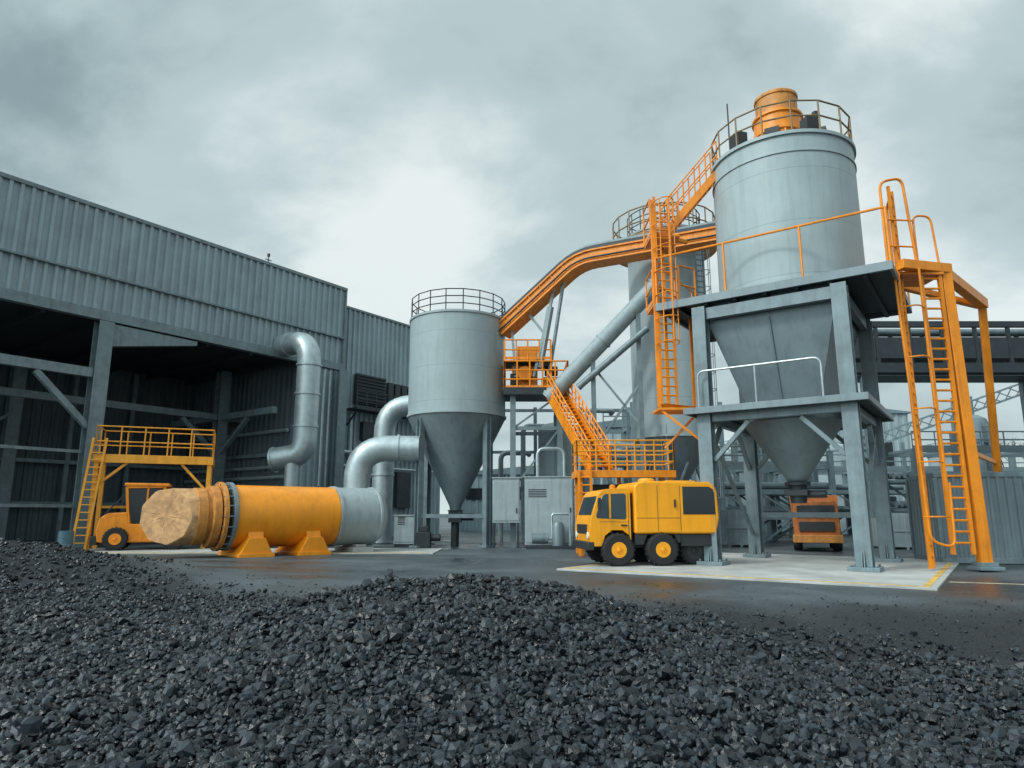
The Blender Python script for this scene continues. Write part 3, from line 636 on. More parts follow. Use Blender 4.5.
# ------------------------------------------------------------------ cabinets & small kit
def cabinet(label,loc,w,d,h,rz=0,doors=1,raised=0.15,louv=True):
    e=thing('electrical_cabinet',label,'cabinet',loc,rz)
    mb=MB(); mb.b2((0,0,raised),(w,d,h)); part(e,'body',mb,M_cab,0.02)
    mb=MB()
    if raised>0.3:
        for x in(0.08,w-0.08):
            for y in(0.08,d-0.08): mb.bar((x,y,0),(x,y,raised),0.1)
    else: mb.b2((0.04,0.04,0),(w-0.04,d-0.04,raised))
    part(e,'stand',mb,M_steeld)
    mb=MB(); mb.b2((-0.05,-0.05,h),(w+0.05,d+0.05,h+0.06)); part(e,'lid',mb,M_cab,0.01)
    dw=w/doors
    for i in range(doors):
        mb=MB(); mb.b2((i*dw+0.05,-0.03,raised+0.12),((i+1)*dw-0.05,-0.002,h-0.15)); part(e,'door',mb,M_cab,0.008)
        mb=MB(); mb.b2((i*dw+dw-0.2,-0.08,h*0.5),(i*dw+dw-0.15,-0.032,h*0.5+0.25)); part(e,'door_handle',mb,M_black)
    if louv:
        mb=MB()
        for j in range(5): mb.b2((0.2,-0.045,h*0.72+j*0.09),(w*0.45,-0.032,h*0.72+j*0.09+0.04))
        part(e,'louvre',mb,M_black)
    return e
cabinet('raised pale grey cabinet on legs beside the silo',(-1.0,35.5,0.0),1.4,1.2,3.5,0,1,raised=1.25,louv=False)
cabinet('bulky pale grey equipment cabinet near the conveyor legs',(0.65,35.6,0.0),2.5,1.8,3.55,R(-4),1)
e=cabinet('small grey cabinet on the yard by the ducts',(-6.2,36.6,0),1.3,0.8,1.6,0,1)
e=thing('equipment_skid','dark pump and pipe skid standing before the grey cabinet','pump',(0.9,34.5,0))
mb=MB(); mb.b2((-0.2,0,0.0),(2.3,0.8,0.15)); part(e,'base',mb,M_steeld,0.01)
mb=MB(); mb.cyl((0.1,0.4,0.5),(0.9,0.4,0.5),0.26,n=20); part(e,'motor',mb,M_steel,0.01)
mb=MB(); mb.lathe([(0.3,0.15),(0.32,1.1),(0.2,1.3),(0,1.33)],(1.4,0.4,0),n=24); part(e,'pressure_vessel',mb,M_hop)
mb=MB(); mb.tube(rnd([(0.9,0.4,0.5),(1.1,0.4,0.5),(1.1,0.4,1.7),(2.0,0.4,1.7),(2.0,0.4,0.15)],0.15),0.06,8); part(e,'pipe',mb,M_galv)
mb=MB(); mb.tube(rnd([(0.6,0.4,3.3),(0.6,0.4,5.0),(2.0,0.4,5.0),(2.0,0.4,3.4)],0.4),0.1,10)
solo('conduit_pipe','silver conduit pipe looping above the grey cabinet','pipe',mb,M_galv,(0.75,35.8,0.1))
mb=MB(); mb.lathe([(1.05,0.1),(1.05,6.6),(1.1,6.65),(0.7,6.95),(0,7.1)],n=40); mb.lathe([(1.09,0),(1.09,0.12)],n=40); mb.lathe([(1.06,3.2),(1.1,3.2),(1.1,3.3),(1.06,3.3)],n=40); mb.cyl((0,0,7),(0,0,7.5),0.12,n=8)
solo('storage_tank','upright grey storage tank behind the cabinets','tank',mb,M_silo,(2.6,40.5,0))
mb=MB(); mb.lathe([(0.28,0),(0.3,0.03),(0.3,0.3),(0.315,0.32),(0.3,0.34),(0.3,0.62),(0.315,0.64),(0.3,0.66),(0.3,0.9),(0.26,0.92),(0,0.92)],n=24)
solo('barrel','blue plastic barrel standing beside the yellow platform','barrel',mb,M_blue,(-19.9,31.2,0.04))
mb=MB(); mb.box((0,0,0.4),(0.8,0.6,0.8)); mb.box((0.05,0,0.95),(0.4,0.4,0.3)); mb.cyl((0.4,0,0.5),(0.9,0,0.5),0.18,n=14)
solo('pump','small dark pump unit under the silo','pump',mb,M_steeld,(-4.6,36.2,0),0,0.03)
e=thing('process_piping','tangle of grey process pipes and frames behind the cabinets','piping',(1.5,43,0))
for x,z in((-2.2,5.5),(-0.8,7.2),(0.4,4.6),(1.6,6.4),(3.2,8.2),(4.6,6.0)):
    mb=MB(); mb.tube(rnd([(x,0,0),(x,0,z),(x+1.8,0.3,z),(x+1.8,1.5,z)],0.5),0.16,10); part(e,'pipe',mb,M_chute)
mb=MB()
for x in(-3,0,3,6): mb.bar((x,0.8,0),(x,0.8,8.5),0.22)
for z in(3,5.6,8.3): mb.bar((-3,0.8,z),(6,0.8,z),0.18)
part(e,'beam',mb,M_steel)

# ------------------------------------------------------------------ horizontal tank
o=(-13.5,27,0); ta=R(38); e=thing('horizontal_tank','orange horizontal steel tank with pale rough end on saddles','tank',o,ta)
zc=1.6
mb=MB(); mb.lathe([(1.27,2.35),(1.27,6.75)],(0,0,zc),n=72,axis='X'); part(e,'tank_shell',mb,M_tank)
for x,mt in((1.9,M_brown),(2.25,M_steel)):
    mb=MB(); mb.lathe([(1.1,x),(1.38,x),(1.38,x+0.16),(1.1,x+0.16)],(0,0,zc),n=72,axis='X'); part(e,'flange',mb,mt,0.01)
mb=MB()
for i in range(20):
    a=i*math.pi/10; mb.cyl((1.86,1.32*math.cos(a),zc+1.32*math.sin(a)),(2.44,1.32*math.cos(a),zc+1.32*math.sin(a)),0.03,n=6)
part(e,'flange_bolts',mb,M_steel); bpy.data.objects['flange_bolts']['kind']='stuff'
mb=MB(); mb.lathe([(1.0,0.95),(1.12,1.0),(1.12,1.35),(1.02,1.4),(1.02,1.5),(1.22,1.55),(1.22,1.84),(1.08,1.88)],(0,0,zc),n=72,axis='X'); part(e,'collar',mb,M_brown,0.01)
mb=MB(); n=72; vs=[]; tt=math.tan(R(42))
rs=random.Random(3)
def poly(a,k=9):
    s=2*math.pi/k; return math.cos(s/2)/math.cos(((a+0.3)%s)-s/2)
wob=[poly(2*math.pi*i/n)*1.05*(1+rs.uniform(-.008,.008)) for i in range(n)]
for ring,(r,off) in enumerate(((0.0,0.0),(0.35,0.03),(0.7,-0.02),(1.03,0.0),(1.06,0.06),(1.06,None))):
    for i in range(n):
        a=2*math.pi*i/n; wq=wob[i]; y=math.cos(a)*r*wq; z=math.sin(a)*r*wq
        jit=rs.uniform(-.02,.02) if 0.1<r<1.0 else 0
        x=(-y*tt*0.75+0.05+off+jit) if off is not None else 1.2
        vs.append((x,y,zc+z))
fs=[(k*n+i,k*n+(i+1)%n,(k+1)*n+(i+1)%n,(k+1)*n+i) for k in range(5) for i in range(n)]
mb.add(vs,fs); part(e,'cut_end',mb,M_tan,label='pale tan rough cut end of the tank',ang=25)
mb=MB(); mb.lathe([(1.27,6.77),(1.33,6.77),(1.33,6.90),(1.28,6.92),(1.28,8.65),(1.33,8.67),(1.33,8.76),(1.25,8.80),(1.12,9.05),(0.8,9.25),(0,9.35)],(0,0,zc),n=72,axis='X'); part(e,'end_dome',mb,M_cab,label='pale grey domed end')
for x in(3.2,5.6):
    arc=[(1.28*math.sin(t),zc-1.28*math.cos(t)) for t in np.linspace(R(62),R(-62),13)]
    pts=[(-1.35,0.02),(1.35,0.02),(1.35,0.25)]+arc+[(-1.35,0.25)]
    vs=[(x+dx,p[0],p[1]) for dx in(-0.3,0.3) for p in pts]; k=len(pts); mb=MB()
    mb.add(vs,[tuple(range(k)),tuple(reversed(range(k,2*k)))]+[(i,(i+1)%k,k+(i+1)%k,k+i) for i in range(k)])
    mb.b2((x-0.7,-1.45,0.0),(x+0.7,1.45,0.15)); mb.add([(x-0.62,-1.38,0.15),(x+0.62,-1.38,0.15),(x+0.62,1.38,0.15),(x-0.62,1.38,0.15),(x-0.32,-1.38,0.75),(x+0.32,-1.38,0.75),(x+0.32,1.38,0.75),(x-0.32,1.38,0.75)],[(0,1,2,3),(4,5,6,7),(0,1,5,4),(1,2,6,5),(2,3,7,6),(3,0,4,7)])
    part(e,'saddle',mb,M_tank,0.01)
mb=MB(); mb.box((8.0,0,0.12),(1.0,2.0,0.24)); mb.box((8.0,0,0.30),(0.5,1.5,0.13)); part(e,'support_block',mb,M_conc,0.02)

# ------------------------------------------------------------------ left yellow platform and utility vehicle
o=(-19.7,32.3,0.04); e=thing('work_platform','yellow railed steel platform on posts beside the warehouse','platform',o,R(22))
first=None
for p in((0.1,0.1),(5.0,0.1),(0.1,2.1),(5.0,2.1)):
    if first is None: mb=MB(); mb.bar((0,0,0),(0,0,4.2),0.2); first=part(e,'leg',mb,M_yr,0.01);k=first
    else: k=first.copy();COL.objects.link(k);k.parent=e
    k.location=(*p,0)
mb=MB(); mb.b2((0,0,4.2),(5.1,2.2,4.34)); mb.b2((-0.06,-0.08,4.05),(5.16,0,4.45)); mb.b2((5.1,0,4.06),(5.16,2.2,4.44)); part(e,'deck',mb,M_yr,0.01)
mb=MB(); rail(mb,[(0,2.2),(0,0),(5.1,0),(5.1,2.2),(0,2.2)],4.34,1.45,0.95,0.032,mids=1,toe=False); part(e,'guard_rail',mb,M_yr)
mb=MB(); 
for s in(0,0.55): mb.bar((-0.5+s,-0.15,0),(-0.1+s,-0.12,5.2),0.1,0.08)
for i in range(14): t=(i+1)/15; mb.bar((-0.5+0.4*t,-0.14,5.2*t),(0.05+0.4*t,-0.14,5.2*t),0.05,0.05)
part(e,'ladder',mb,M_yr)
mb=MB(); mb.bar((0.1,0.1,2.9),(1.4,0.1,4.1),0.12); mb.bar((5.0,0.1,2.7),(3.7,0.1,4.1),0.12); mb.bar((0.1,2.1,2.0),(5.0,2.1,2.0),0.12); part(e,'brace',mb,M_yr)

def wheel(parent,x,y,r,w,rimmat,side=-1,z=None,rs=0.6):
    z=z or r
    mb=MB(); mb.lathe([(r*rs,-w/2),(r*0.9,-w/2),(r,-w/2+0.05),(r,w/2-0.05),(r*0.9,w/2),(r*rs,w/2)],n=40,axis='Y')
    for i in range(20):
        a=i*math.pi/10; mb.box((r*math.cos(a),0,r*math.sin(a)),(0.04,w*0.85,0.05))
    wh_=bpy.data.objects.new('wheel',None); COL.objects.link(wh_); wh_.parent=parent; wh_.location=(x,y,z); wh_.empty_display_size=0.2
    t=mkobj('tyre',mb,M_rub); t.parent=wh_
    mb=MB(); s=side; q=w/2; f=rs/0.6
    mb.lathe([(r*rs,s*(q+0.005)),(r*0.56*f,s*(q-0.04)),(r*0.42*f,s*(q-0.10)),(r*0.30*f,s*(q-0.03)),(r*0.14*f,s*(q+0.03)),(0,s*(q+0.04))],n=32,axis='Y')
    for i in range(8):
        a=i*math.pi/4; mb.cyl((r*0.24*f*math.cos(a),s*(q-0.03),r*0.24*f*math.sin(a)),(r*0.24*f*math.cos(a),s*(q+0.03),r*0.24*f*math.sin(a)),0.02,n=6)
    rm=mkobj('rim',mb,rimmat); rm.parent=wh_
o=(-19.0,32.0,0.04); e=thing('loader','bulky orange yard vehicle with dark-windowed cab under the platform','loader',o,R(22))
mb=MB(); mb.prism([(0.0,0.35),(-0.1,0.9),(0.0,1.45),(0.3,1.7),(1.2,1.75),(1.3,1.2),(2.6,1.2),(2.65,1.9),(3.7,1.85),(4.1,1.5),(4.15,0.35)],0.1,1.8); part(e,'body',mb,M_or,0.07)
mb=MB(); mb.prism([(1.25,1.22),(1.05,2.85),(2.5,2.9),(2.62,1.22)],0.2,1.7); part(e,'cab_window',mb,M_glass,0.03)
for y in(0.16,1.74):
    pts=[(1.2,1.2),(1.0,2.9),(2.6,2.95),(2.68,1.2)]
    mb=MB()
    for a,b in zip(pts[:-1],pts[1:]): mb.bar((a[0],y,a[1]),(b[0],y,b[1]),0.12,0.12)
    mb.bar((1.9,y,1.2),(1.9,y,2.9),0.08,0.08)
    part(e,'cab_frame',mb,M_or,0.01)
mb=MB(); mb.b2((0.9,0.05,2.95),(2.8,1.85,3.1)); part(e,'roof',mb,M_or,0.04)
mb=MB(); mb.b2((-0.3,0.2,0.25),(0.0,1.7,0.65)); part(e,'bumper',mb,M_black,0.02)
mb=MB()
for i in range(5): mb.b2((2.9,0.08,0.95+i*0.15),(3.8,0.096,1.04+i*0.15))
part(e,'grille',mb,M_black)
mb=MB(); mb.cyl((3.3,1.2,1.85),(3.3,1.2,2.7),0.07,n=10); part(e,'exhaust_pipe',mb,M_black)
mb=MB(); mb.bar((0.2,0.12,1.65),(0.9,0.12,2.5),0.06); mb.b2((0.3,0.08,0.5),(1.2,0.1,0.6)); part(e,'handle',mb,M_black)
for x in(0.75,3.2):
    wheel(e,x,0.06,0.52,0.34,M_or,rs=0.5); wheel(e,x,1.84,0.52,0.34,M_or,1,rs=0.5)

# ------------------------------------------------------------------ truck
e=thing('truck','small yellow utility truck with separate boxy rear body','truck',(2.5,22.3,0.05),R(8)); e.scale=(1.02,1.05,1.0)
W=1.95
mb=MB(); mb.prism([(0.03,0.62),(-0.02,1.0),(0.0,1.3),(0.06,1.55),(0.30,2.26),(0.42,2.38),(0.6,2.43),(0.8,2.45),(1.32,2.45),(1.32,0.66),(1.30,0.66),(1.27,0.95),(1.05,1.12),(0.7,1.12),(0.48,0.95),(0.36,0.62)],0,W); part(e,'cab',mb,M_ye,0.07,bseg=4)
mb=MB(); mb.prism([(1.44,1.0),(1.44,2.52),(1.58,2.66),(1.85,2.70),(3.98,2.68),(4.18,2.56),(4.24,2.35),(4.27,1.5),(4.16,1.0)],-0.05,W+0.05); part(e,'box_body',mb,M_ye,0.08,bseg=4)
for y0,y1 in((0.0,0.1),(W-0.1,W)):
    mb=MB(); mb.prism([(1.45,0.66),(1.45,0.99),(2.95,0.99),(2.95,0.72),(2.84,0.72),(2.75,0.97),(1.85,0.97),(1.72,0.66)],y0,y1); part(e,'side_skirt',mb,M_black,0.01)
mb=MB(); mb.b2((0.2,0.35,0.55),(4.15,W-0.35,0.99)); mb.b2((2.97,0.05,0.6),(4.1,0.3,0.99)); mb.b2((4.0,0.1,0.6),(4.28,W-0.1,0.85)); mb.b2((1.33,0.15,0.9),(1.43,W-0.15,2.3)); part(e,'chassis',mb,M_black,0.02)
for y0,y1 in((-0.012,0.05),(W-0.05,W+0.012)):
    mb=MB(); mb.prism([(0.50,2.27),(0.40,2.18),(0.20,1.60),(0.22,1.50),(1.14,1.46),(1.18,1.52),(1.18,2.25),(1.13,2.29)],y0,y1); part(e,'side_window',mb,M_bglass,0.01)
mb=MB(); mb.b2((0.62,-0.022,1.5),(0.68,-0.011,2.27)); part(e,'window_pillar',mb,M_ye)
nn=Vector((-0.947,0,0.32)).normalized()
mb=MB(); a=Vector((0.075,0,1.6)); b_=Vector((0.280,0,2.2)); vs=[]
for off in(-0.03,0.014):
    for p in(a,b_):
        for y in(0.14,W-0.14): vs.append(p+nn*off+Vector((0,y,0)))
mb.add(vs,[(0,1,3,2),(4,5,7,6),(0,1,5,4),(2,3,7,6),(0,2,6,4),(1,3,7,5)]); part(e,'windscreen',mb,M_bglass,0.005)
mb=MB(); mb.b2((-0.04,0.35,1.0),(0.03,W-0.35,1.3)); part(e,'grille',mb,M_black,0.01)
mb=MB(); mb.b2((-0.1,-0.02,0.5),(0.12,W+0.02,0.76)); part(e,'bumper',mb,M_black,0.03)
for y in(0.24,W-0.24):
    mb=MB(); mb.cyl((0.06,y,0.95),(-0.045,y,0.95),0.11,n=20); part(e,'headlight',mb,M_lamp,0.01)
for y in(0.24,W-0.24):
    mb=MB(); mb.b2((4.17,y-0.07,1.15),(4.28,y+0.07,1.4)); part(e,'tail_light',mb,M_red,0.01)
mb=MB(); mb.prism([(3.05,1.62),(3.05,2.52),(3.95,2.52),(4.08,2.44),(4.12,2.3),(4.14,1.62)],-0.065,0.0); part(e,'body_window',mb,M_glass,0.01)
mb=MB(); mb.b2((4.16,0.25,1.6),(4.26,W-0.25,2.3)); part(e,'rear_window',mb,M_glass,0.004)
mb=MB()
mb.b2((1.245,-0.006,0.8),(1.26,0.02,2.3))
mb.b2((2.2,-0.057,1.1),(2.212,0.0,2.55)); mb.b2((2.95,-0.057,1.1),(2.962,0.0,2.55)); mb.b2((1.5,-0.057,1.5),(2.95,0.0,1.512)); mb.b2((0.3,-0.006,1.38),(1.24,0.02,1.39)); part(e,'panel_gap',mb,M_black)
mb=MB(); mb.b2((1.0,-0.05,1.26),(1.2,-0.004,1.30)); mb.b2((2.75,-0.10,1.85),(2.8,-0.052,2.1)); part(e,'handle',mb,M_black,0.005)
mb=MB(); mb.tube([(0.35,0.02,2.1),(0.25,-0.22,2.1)],0.02,6); mb.box((0.24,-0.25,1.95),(0.07,0.16,0.38)); part(e,'mirror',mb,M_black,0.01)
mb=MB(); mb.lathe([(0.28,2.67),(0.28,2.78),(0.2,2.83),(0,2.84)],(2.2,0.9,0),n=24); mb.b2((2.7,0.4,2.65),(3.7,1.5,2.74)); part(e,'roof_hatch',mb,M_ye,0.02)
mb=MB(); mb.lathe([(0.1,2.42),(0.1,2.55),(0.05,2.59),(0,2.6)],(0.9,0.5,0),n=16); part(e,'beacon',mb,M_or)
for x in(0.87,2.30): wheel(e,x,0.02,0.51,0.34,M_ye,rs=0.48); wheel(e,x,W-0.02,0.51,0.34,M_ye,1,rs=0.48)
wheel(e,3.5,0.40,0.44,0.3,M_black); wheel(e,3.5,W-0.40,0.44,0.3,M_black,1)

# ------------------------------------------------------------------ small rusty truck behind
e=thing('rusty_truck','rusty orange old truck parked beyond the hopper legs','truck',(13.15,32.6,0.0),R(-22))
mb=MB(); mb.prism([(0,0.7),(0,1.7),(0.15,2.3),(1.85,2.3),(2.0,1.7),(2.0,0.7)],0,2); part(e,'cab',mb,M_rust,0.05)
mb=MB(); mb.b2((0.2,-0.06,1.55),(1.8,-0.001,2.1)); part(e,'windscreen',mb,M_glass,0.01)
mb=MB(); mb.b2((0.25,-0.08,0.9),(1.75,-0.001,1.35)); part(e,'grille',mb,M_black,0.02)
mb=MB(); mb.b2((-0.05,-0.3,0.4),(2.05,0.1,0.75)); part(e,'bumper',mb,M_brown,0.02)
mb=MB(); mb.prism([(0.0,1.0),(-0.1,2.6),(2.1,2.6),(2.0,1.0)],2.1,5); part(e,'load_bed',mb,M_rust,0.03)
mb=MB(); mb.b2((0.3,0.4,0.5),(1.7,4.8,0.98)); part(e,'chassis',mb,M_black)
for y in(0.9,4.0):
    for x in(0.15,1.85):
        mb=MB(); mb.lathe([(0.2,-0.2),(0.45,-0.2),(0.5,-0.12),(0.5,0.12),(0.45,0.2),(0.2,0.2)],n=28,axis='X'); k=part(e,'wheel',mb,M_rub); k.location=(x,y,0.5)

# ------------------------------------------------------------------ containers, pipe bridge
for loc,rz,l in(((14.9,24.3,0.0),R(-10),'grey corrugated shipping container beside the orange access tower'),((20.5,29.5,0.0),R(-14),'grey corrugated shipping container farther along the yard')):
    e=thing('shipping_container',l,'container',loc,rz)
    mb=MB(); mb.corr((0.1,0),(6,0),0.2,2.95,0.28,0.05); mb.corr((0,2.4),(0,0.1),0.2,2.95,0.28,0.05); mb.corr((6,0.1),(6,2.4),0.2,2.95,0.28,0.05); mb.corr((5.9,2.44),(0.1,2.44),0.2,2.95,0.28,0.05); part(e,'side_wall',mb,M_hop)
    mb=MB(); mb.b2((-0.04,-0.06,2.95),(6.06,2.5,3.1)); mb.b2((-0.04,-0.06,0.02),(6.06,2.5,0.2)); 
    for x in(0,6.02):
        for y in(0,2.44): mb.box((x,y,1.57),(0.14,0.14,2.74))
    part(e,'frame',mb,M_steel,0.01)
e=thing('pipe_bridge','dark steel panelled gallery bridge carried on trestles','bridge',(20,41,0))
mb=MB(); z0,z1=10.0,13.0
for y in(-1,1):
    mb.bar((-2,y,z0+0.3),(24,y,z0+0.3),0.28,0.6); mb.bar((-2,y,z1),(24,y,z1),0.28,0.35)
    mb.b2((-2,y-0.04,z0+0.9),(24,y+0.04,z1-0.8))
    for i in range(14):
        x=-2+2*i; mb.bar((x,y,z0),(x,y,z1),0.18,0.18)
mb.b2((-2,-1.1,z0-0.2),(24,1.1,z0-0.15)); part(e,'gallery',mb,M_steeld)
mb=MB(); mb.cyl((-2,0,12.75),(24,0,12.75),0.25,n=16); part(e,'pipe',mb,M_steel)
for x in(1,12,21):
    mb=MB(); mb.bar((x,-1,0),(x,-1,z0-0.2),0.35); mb.bar((x,1,0),(x,1,z0-0.2),0.35); mb.bar((x,-1,3),(x,1,7),0.15); part(e,'trestle',mb,M_steel)
# ------------------------------------------------------------------ background plant
def shed(label,loc,w,d,h,pitch,rz=0,m1=M_far):
    e=thing('industrial_shed',label,'building',loc,rz)
    mb=MB(); mb.corr((0,0),(w,0),0,h,0.8,0.1); mb.corr((0,d),(0,0),0,h,0.8,0.1); mb.corr((w,0),(w,d),0,h,0.8,0.1); mb.corr((w,d),(0,d),0,h,0.8,0.1); part(e,'wall',mb,m1)
    mb=MB(); mb.prism([(-0.3,h),(w+0.3,h),(w+0.3,h+0.15),(w/2,h+0.15+pitch),(-0.3,h+0.15)],-0.3,d+0.3); part(e,'roof',mb,M_fard)
    for i in range(int(w//4)):
        mb=MB(); mb.b2((1+i*4,-0.16,h*0.55),(3+i*4,-0.11,h*0.75)); part(e,'window',mb,M_glass)
    mb=MB(); mb.b2((w*0.4,-0.17,0),(w*0.4+3.2,-0.11,3.6)); part(e,'door',mb,M_steeld)
shed('pale grey gabled shed beyond the yard',(26,85,0),22,14,7,2.0,R(-6))
shed('low grey flat shed beside the distant tanks',(52,80,0),30,12,5.5,1,R(4))
shed('grey workshop shed behind the silos',(6,62,0),11,12,9.5,0.8,0)
shed('long low grey shed at the yard edge',(-6,75,0),24,10,6,1.2,R(3),M_clad)
shed('tall narrow grey plant building beyond the bridge',(34,74,0),9,9,12.5,0.6,R(-3),M_far)
mb=MB(); mb.lathe([(3,0),(3,7.5),(3.08,7.5),(3.08,7.7),(0,8.6)],n=40); rail(mb,circ(0,0,3,16),7.7,1.1,1.2,0.06,closed=True,toe=False)
t0=solo('storage_tank','pale round storage tank beyond the yard','tank',mb,M_far,(31,66,0),group='distant storage tanks')
for p in((24,68,0),(46,70,0)):
    k=t0.copy(); COL.objects.link(k); k.location=p
mb=MB(); mb.lathe([(1.1,0.6),(1.1,8.5),(0.9,9.0),(0.4,9.3),(0,9.35)],n=28); mb.lathe([(1.2,0),(1.2,0.6)],n=28); rail(mb,circ(0,0,1.3,10),6.2,1.0,1.2,0.05,closed=True); mb.cyl((0,0,9.2),(0,0,10.4),0.15,n=8); ladder(mb,0,-1.25,0,0.2,8.6,0.5,0.04)
v0=solo('process_vessel','tall grey process vessel with ladder beyond the tower','tank',mb,M_fard,(17.5,50,0),group='process vessels beyond the tower')
for p in((21.5,51,0),(25.5,49.5,0),(36,53,0)):
    k=v0.copy(); COL.objects.link(k); k.location=p
def frame(label,loc,w,h,nf,mt=None):
    mb=MB()
    for y in(0,4):
        for i in range(nf+1): mb.bar((i*w/nf,y,0),(i*w/nf,y,h*(0.7+0.3*((i*7)%3)/2)),0.3)
        for j in range(1,4):
            z=h*0.7*j/3; mb.bar((0,y,z),(w,y,z),0.22,0.3)
        for i in range(nf): mb.bar((i*w/nf,y,0),((i+1)*w/nf,y,h*0.7/3),0.12); mb.bar(((i+1)*w/nf,y,h*0.7/3),(i*w/nf,y,h*1.4/3),0.12)
    for j in range(1,4):
        for i in range(nf+1): mb.bar((i*w/nf,0,h*0.7*j/3),(i*w/nf,4,h*0.7*j/3),0.2)
    rail(mb,[(0,0),(w,0)],h*0.7+0.15,1.1,1.5,0.05)
    for j in range(5):
        for lv in(1,2): mb.cyl((0,0.6+0.7*j,h*0.7*lv/3+0.4),(w,0.6+0.7*j,h*0.7*lv/3+0.4),0.2+0.05*(j%2),n=10)
    solo('pipe_rack',label,'pipe rack',mb,mt or M_fard,loc)
frame('grey steel pipe rack beyond the hopper tower',(17,56,0),18,7.5,6)
frame('grey steel pipe rack behind the tall silo',(7,52,0),9,12,4)
frame('distant pipe rack next to the storage tanks',(42,62,0),22,8,7)
frame('low grey pipe rack beyond the shipping container',(27,46,0),14,8.5,5)
frame('dark steel pipe rack right behind the hopper legs',(10.5,42,0),9,6.5,4,M_steel)
def lattice(mb,p0,p1,w,n):
    p0=Vector(p0);p1=Vector(p1); d=(p1-p0).normalized(); u=Vector((0,1,0)); v=d.cross(u).normalized()
    C=[(u*a+v*b)*w/2 for a,b in((-1,-1),(1,-1),(1,1),(-1,1))]
    for c in C: mb.bar(p0+c,p1+c,0.12)
    for i in range(n):
        a=p0.lerp(p1,i/n);b=p0.lerp(p1,(i+1)/n)
        for j in range(4): mb.bar(a+C[j],b+C[(j+1)%4],0.08)
mb=MB((44,68,0)); lattice(mb,(44,66,0),(44,66,13),1.2,10); lattice(mb,(36,66,9),(52,66,14.5),1.0,14)
solo('lattice_conveyor','thin lattice conveyor on a mast in the distance','conveyor',mb,M_fard,(44,68,0))
def crate(label,loc,w,d,h,mt):
    mb=MB(); mb.b2((0,0,0.12),(w,d,h)); 
    for x in(0.1,w/2-0.05,w-0.2): mb.b2((x,-0.03,0),(x+0.1,d+0.03,h+0.02))
    mb.b2((-0.03,-0.04,h*0.5),(w+0.03,-0.031,h*0.5+0.1))
    solo('storage_crate',label,'crate',mb,mt,loc,0,0.01)
crate('dark slatted storage crate behind the hopper legs',(11.2,36.5,0),1.5,1.4,1.9,M_steel)
crate('pale slatted storage crate behind the hopper legs',(18.2,34.0,0),2.0,1.5,1.7,M_cab)

def tree(label,loc,h,seed,nl=900):
    rs=random.Random(seed); e=thing('tree',label,'tree',loc); mb=MB(); tips=[]
    def br(p,d,l,r,k):
        q=p+d*l; mb.cyl(p,q,r,r*0.65,n=5,cap=False)
        if k==0: tips.append(q); return
        for i in range(3):
            nd=(d+Vector((rs.uniform(-.8,.8),rs.uniform(-.8,.8),rs.uniform(-.1,.6)))).normalized(); br(q,nd,l*rs.uniform(.6,.8),r*0.62,k-1)
        if k>=2: tips.append(q)
    br(Vector((0,0,0)),Vector((0,0,1)),h*0.3,h*0.018,5); part(e,'trunk',mb,M_bark)
    mb=MB()
    for i in range(nl):
        t=rs.choice(tips); c=t+Vector((rs.gauss(0,.3),rs.gauss(0,.3),rs.gauss(0,.3))); s=rs.uniform(.05,.11)
        u=Vector((rs.gauss(0,1),rs.gauss(0,1),rs.gauss(0,1))).normalized(); w=u.orthogonal().normalized()
        mb.add([c-u*s,c+w*s*.6,c+u*s,c-w*s*.6],[(0,1,2,3)])
    o=mkobj('crown',mb,M_leaf,recalc=False); o.parent=e
tree('thin nearly bare tree behind the distant pipe rack',(50,68,0),11,1)

# ------------------------------------------------------------------ world
w=bpy.data.worlds.new('World'); scene.world=w; w.use_nodes=True; N=w.node_tree.nodes; L=w.node_tree.links
bg=N['Background']; sky=N.new('ShaderNodeTexSky'); sky.sky_type='NISHITA'; sky.sun_disc=False; sky.sun_elevation=R(42); sky.sun_rotation=R(235)
tc=N.new('ShaderNodeTexCoord'); sp=N.new('ShaderNodeSeparateXYZ'); L.new(tc.outputs['Generated'],sp.inputs[0])
def math_(op,a,b=None,c=None):
    n=N.new('ShaderNodeMath'); n.operation=op
    for i,v in enumerate((a,b,c)):
        if v is None: continue
        if isinstance(v,(int,float)): n.inputs[i].default_value=v
        else: L.new(v,n.inputs[i])
    return n.outputs[0]
zz=math_('ADD',math_('MAXIMUM',sp.outputs['Z'],0.0),0.45)
cx=math_('DIVIDE',sp.outputs['X'],zz); cy=math_('DIVIDE',sp.outputs['Y'],zz)
cb=N.new('ShaderNodeCombineXYZ'); L.new(cx,cb.inputs[0]); L.new(cy,cb.inputs[1]); cb.inputs[2].default_value=1.3
mp=N.new('ShaderNodeMapping'); mp.inputs['Rotation'].default_value=(0,0,R(20)); mp.inputs['Scale'].default_value=(0.9,1.2,1); mp.inputs['Location'].default_value=(0.15,2.05,0); L.new(cb.outputs[0],mp.inputs[0])
n1=N.new('ShaderNodeTexNoise'); n1.inputs['Scale'].default_value=1.7; n1.inputs['Detail'].default_value=8; n1.inputs['Roughness'].default_value=0.52; n1.inputs['Distortion'].default_value=0.25; L.new(mp.outputs[0],n1.inputs['Vector'])
r=N.new('ShaderNodeValToRGB'); r.color_ramp.interpolation='EASE'; e=r.color_ramp.elements; e[0].position=0.32;e[0].color=(0.25,0.35,0.375,1);e[1].position=0.62;e[1].color=(0.90,0.98,0.975,1)
k=r.color_ramp.elements.new(0.47); k.color=(0.52,0.65,0.67,1)
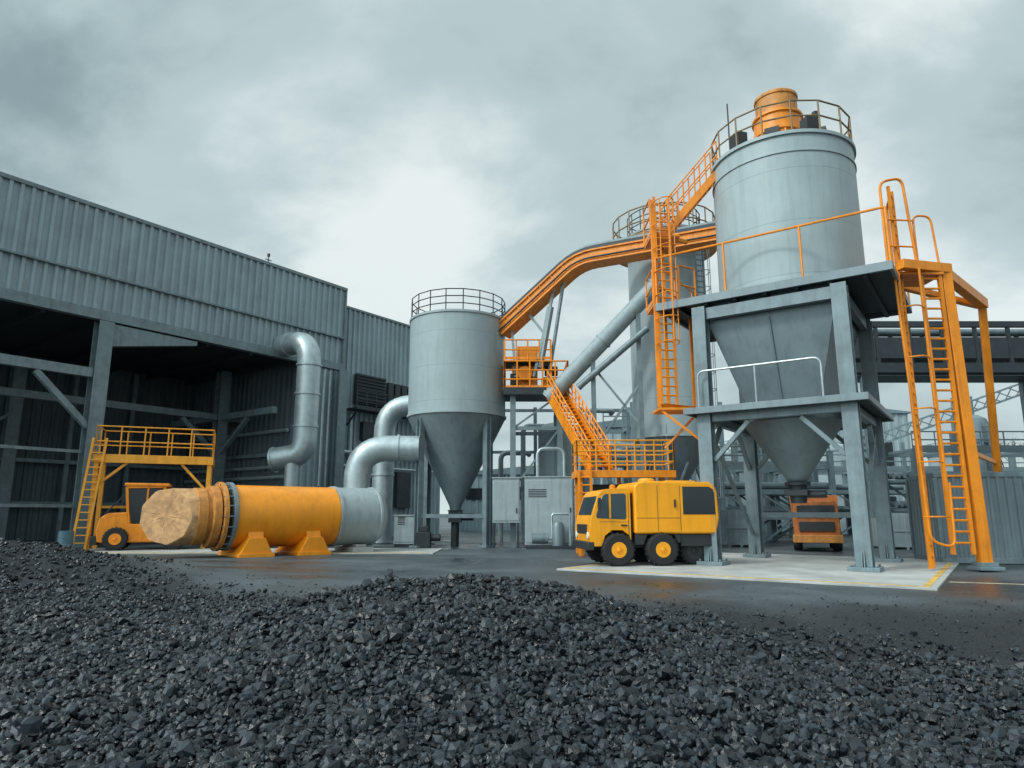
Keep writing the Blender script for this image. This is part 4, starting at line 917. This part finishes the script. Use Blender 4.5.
L.new(n1.outputs['Fac'],r.inputs['Fac'])
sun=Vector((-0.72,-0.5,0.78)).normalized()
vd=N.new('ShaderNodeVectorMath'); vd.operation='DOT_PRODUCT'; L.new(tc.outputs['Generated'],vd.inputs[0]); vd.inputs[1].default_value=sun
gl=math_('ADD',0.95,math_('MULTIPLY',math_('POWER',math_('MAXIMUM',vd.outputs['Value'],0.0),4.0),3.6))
hz=math_('POWER',math_('SUBTRACT',1.0,math_('MINIMUM',math_('MAXIMUM',sp.outputs['Z'],0.0),1.0)),4.5)
mxh=N.new('ShaderNodeMixRGB'); mxh.inputs['Color2'].default_value=(0.74,0.87,0.875,1); L.new(math_('MULTIPLY',hz,0.75),mxh.inputs['Fac']); L.new(r.outputs['Color'],mxh.inputs['Color1'])
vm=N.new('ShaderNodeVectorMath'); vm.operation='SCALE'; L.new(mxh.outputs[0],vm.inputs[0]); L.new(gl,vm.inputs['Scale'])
vs_=N.new('ShaderNodeVectorMath'); vs_.operation='SCALE'; L.new(sky.outputs[0],vs_.inputs[0]); vs_.inputs['Scale'].default_value=0.08
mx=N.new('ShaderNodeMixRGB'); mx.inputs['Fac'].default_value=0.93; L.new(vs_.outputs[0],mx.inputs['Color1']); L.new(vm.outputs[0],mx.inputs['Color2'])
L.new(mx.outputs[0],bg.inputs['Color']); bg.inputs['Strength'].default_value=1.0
sl=bpy.data.lights.new('sun','SUN'); sl.energy=1.5; sl.angle=R(10); sl.color=(1,0.97,0.92); so_=bpy.data.objects.new('sun',sl); COL.objects.link(so_)
so_.rotation_euler=(-sun).to_track_quat('-Z','Y').to_euler()
# ------------------------------------------------------------------ camera
cam=bpy.data.cameras.new('camera'); co=bpy.data.objects.new('camera',cam); COL.objects.link(co)
cam.sensor_width=36; cam.lens=24.01; cam.clip_end=6000; cam.clip_start=0.05
co.location=(0,0,1.65); co.rotation_euler=(R(90+10.86),0,0); scene.camera=co
scene.view_settings.view_transform='Standard'; scene.view_settings.look='None'; scene.view_settings.exposure=0
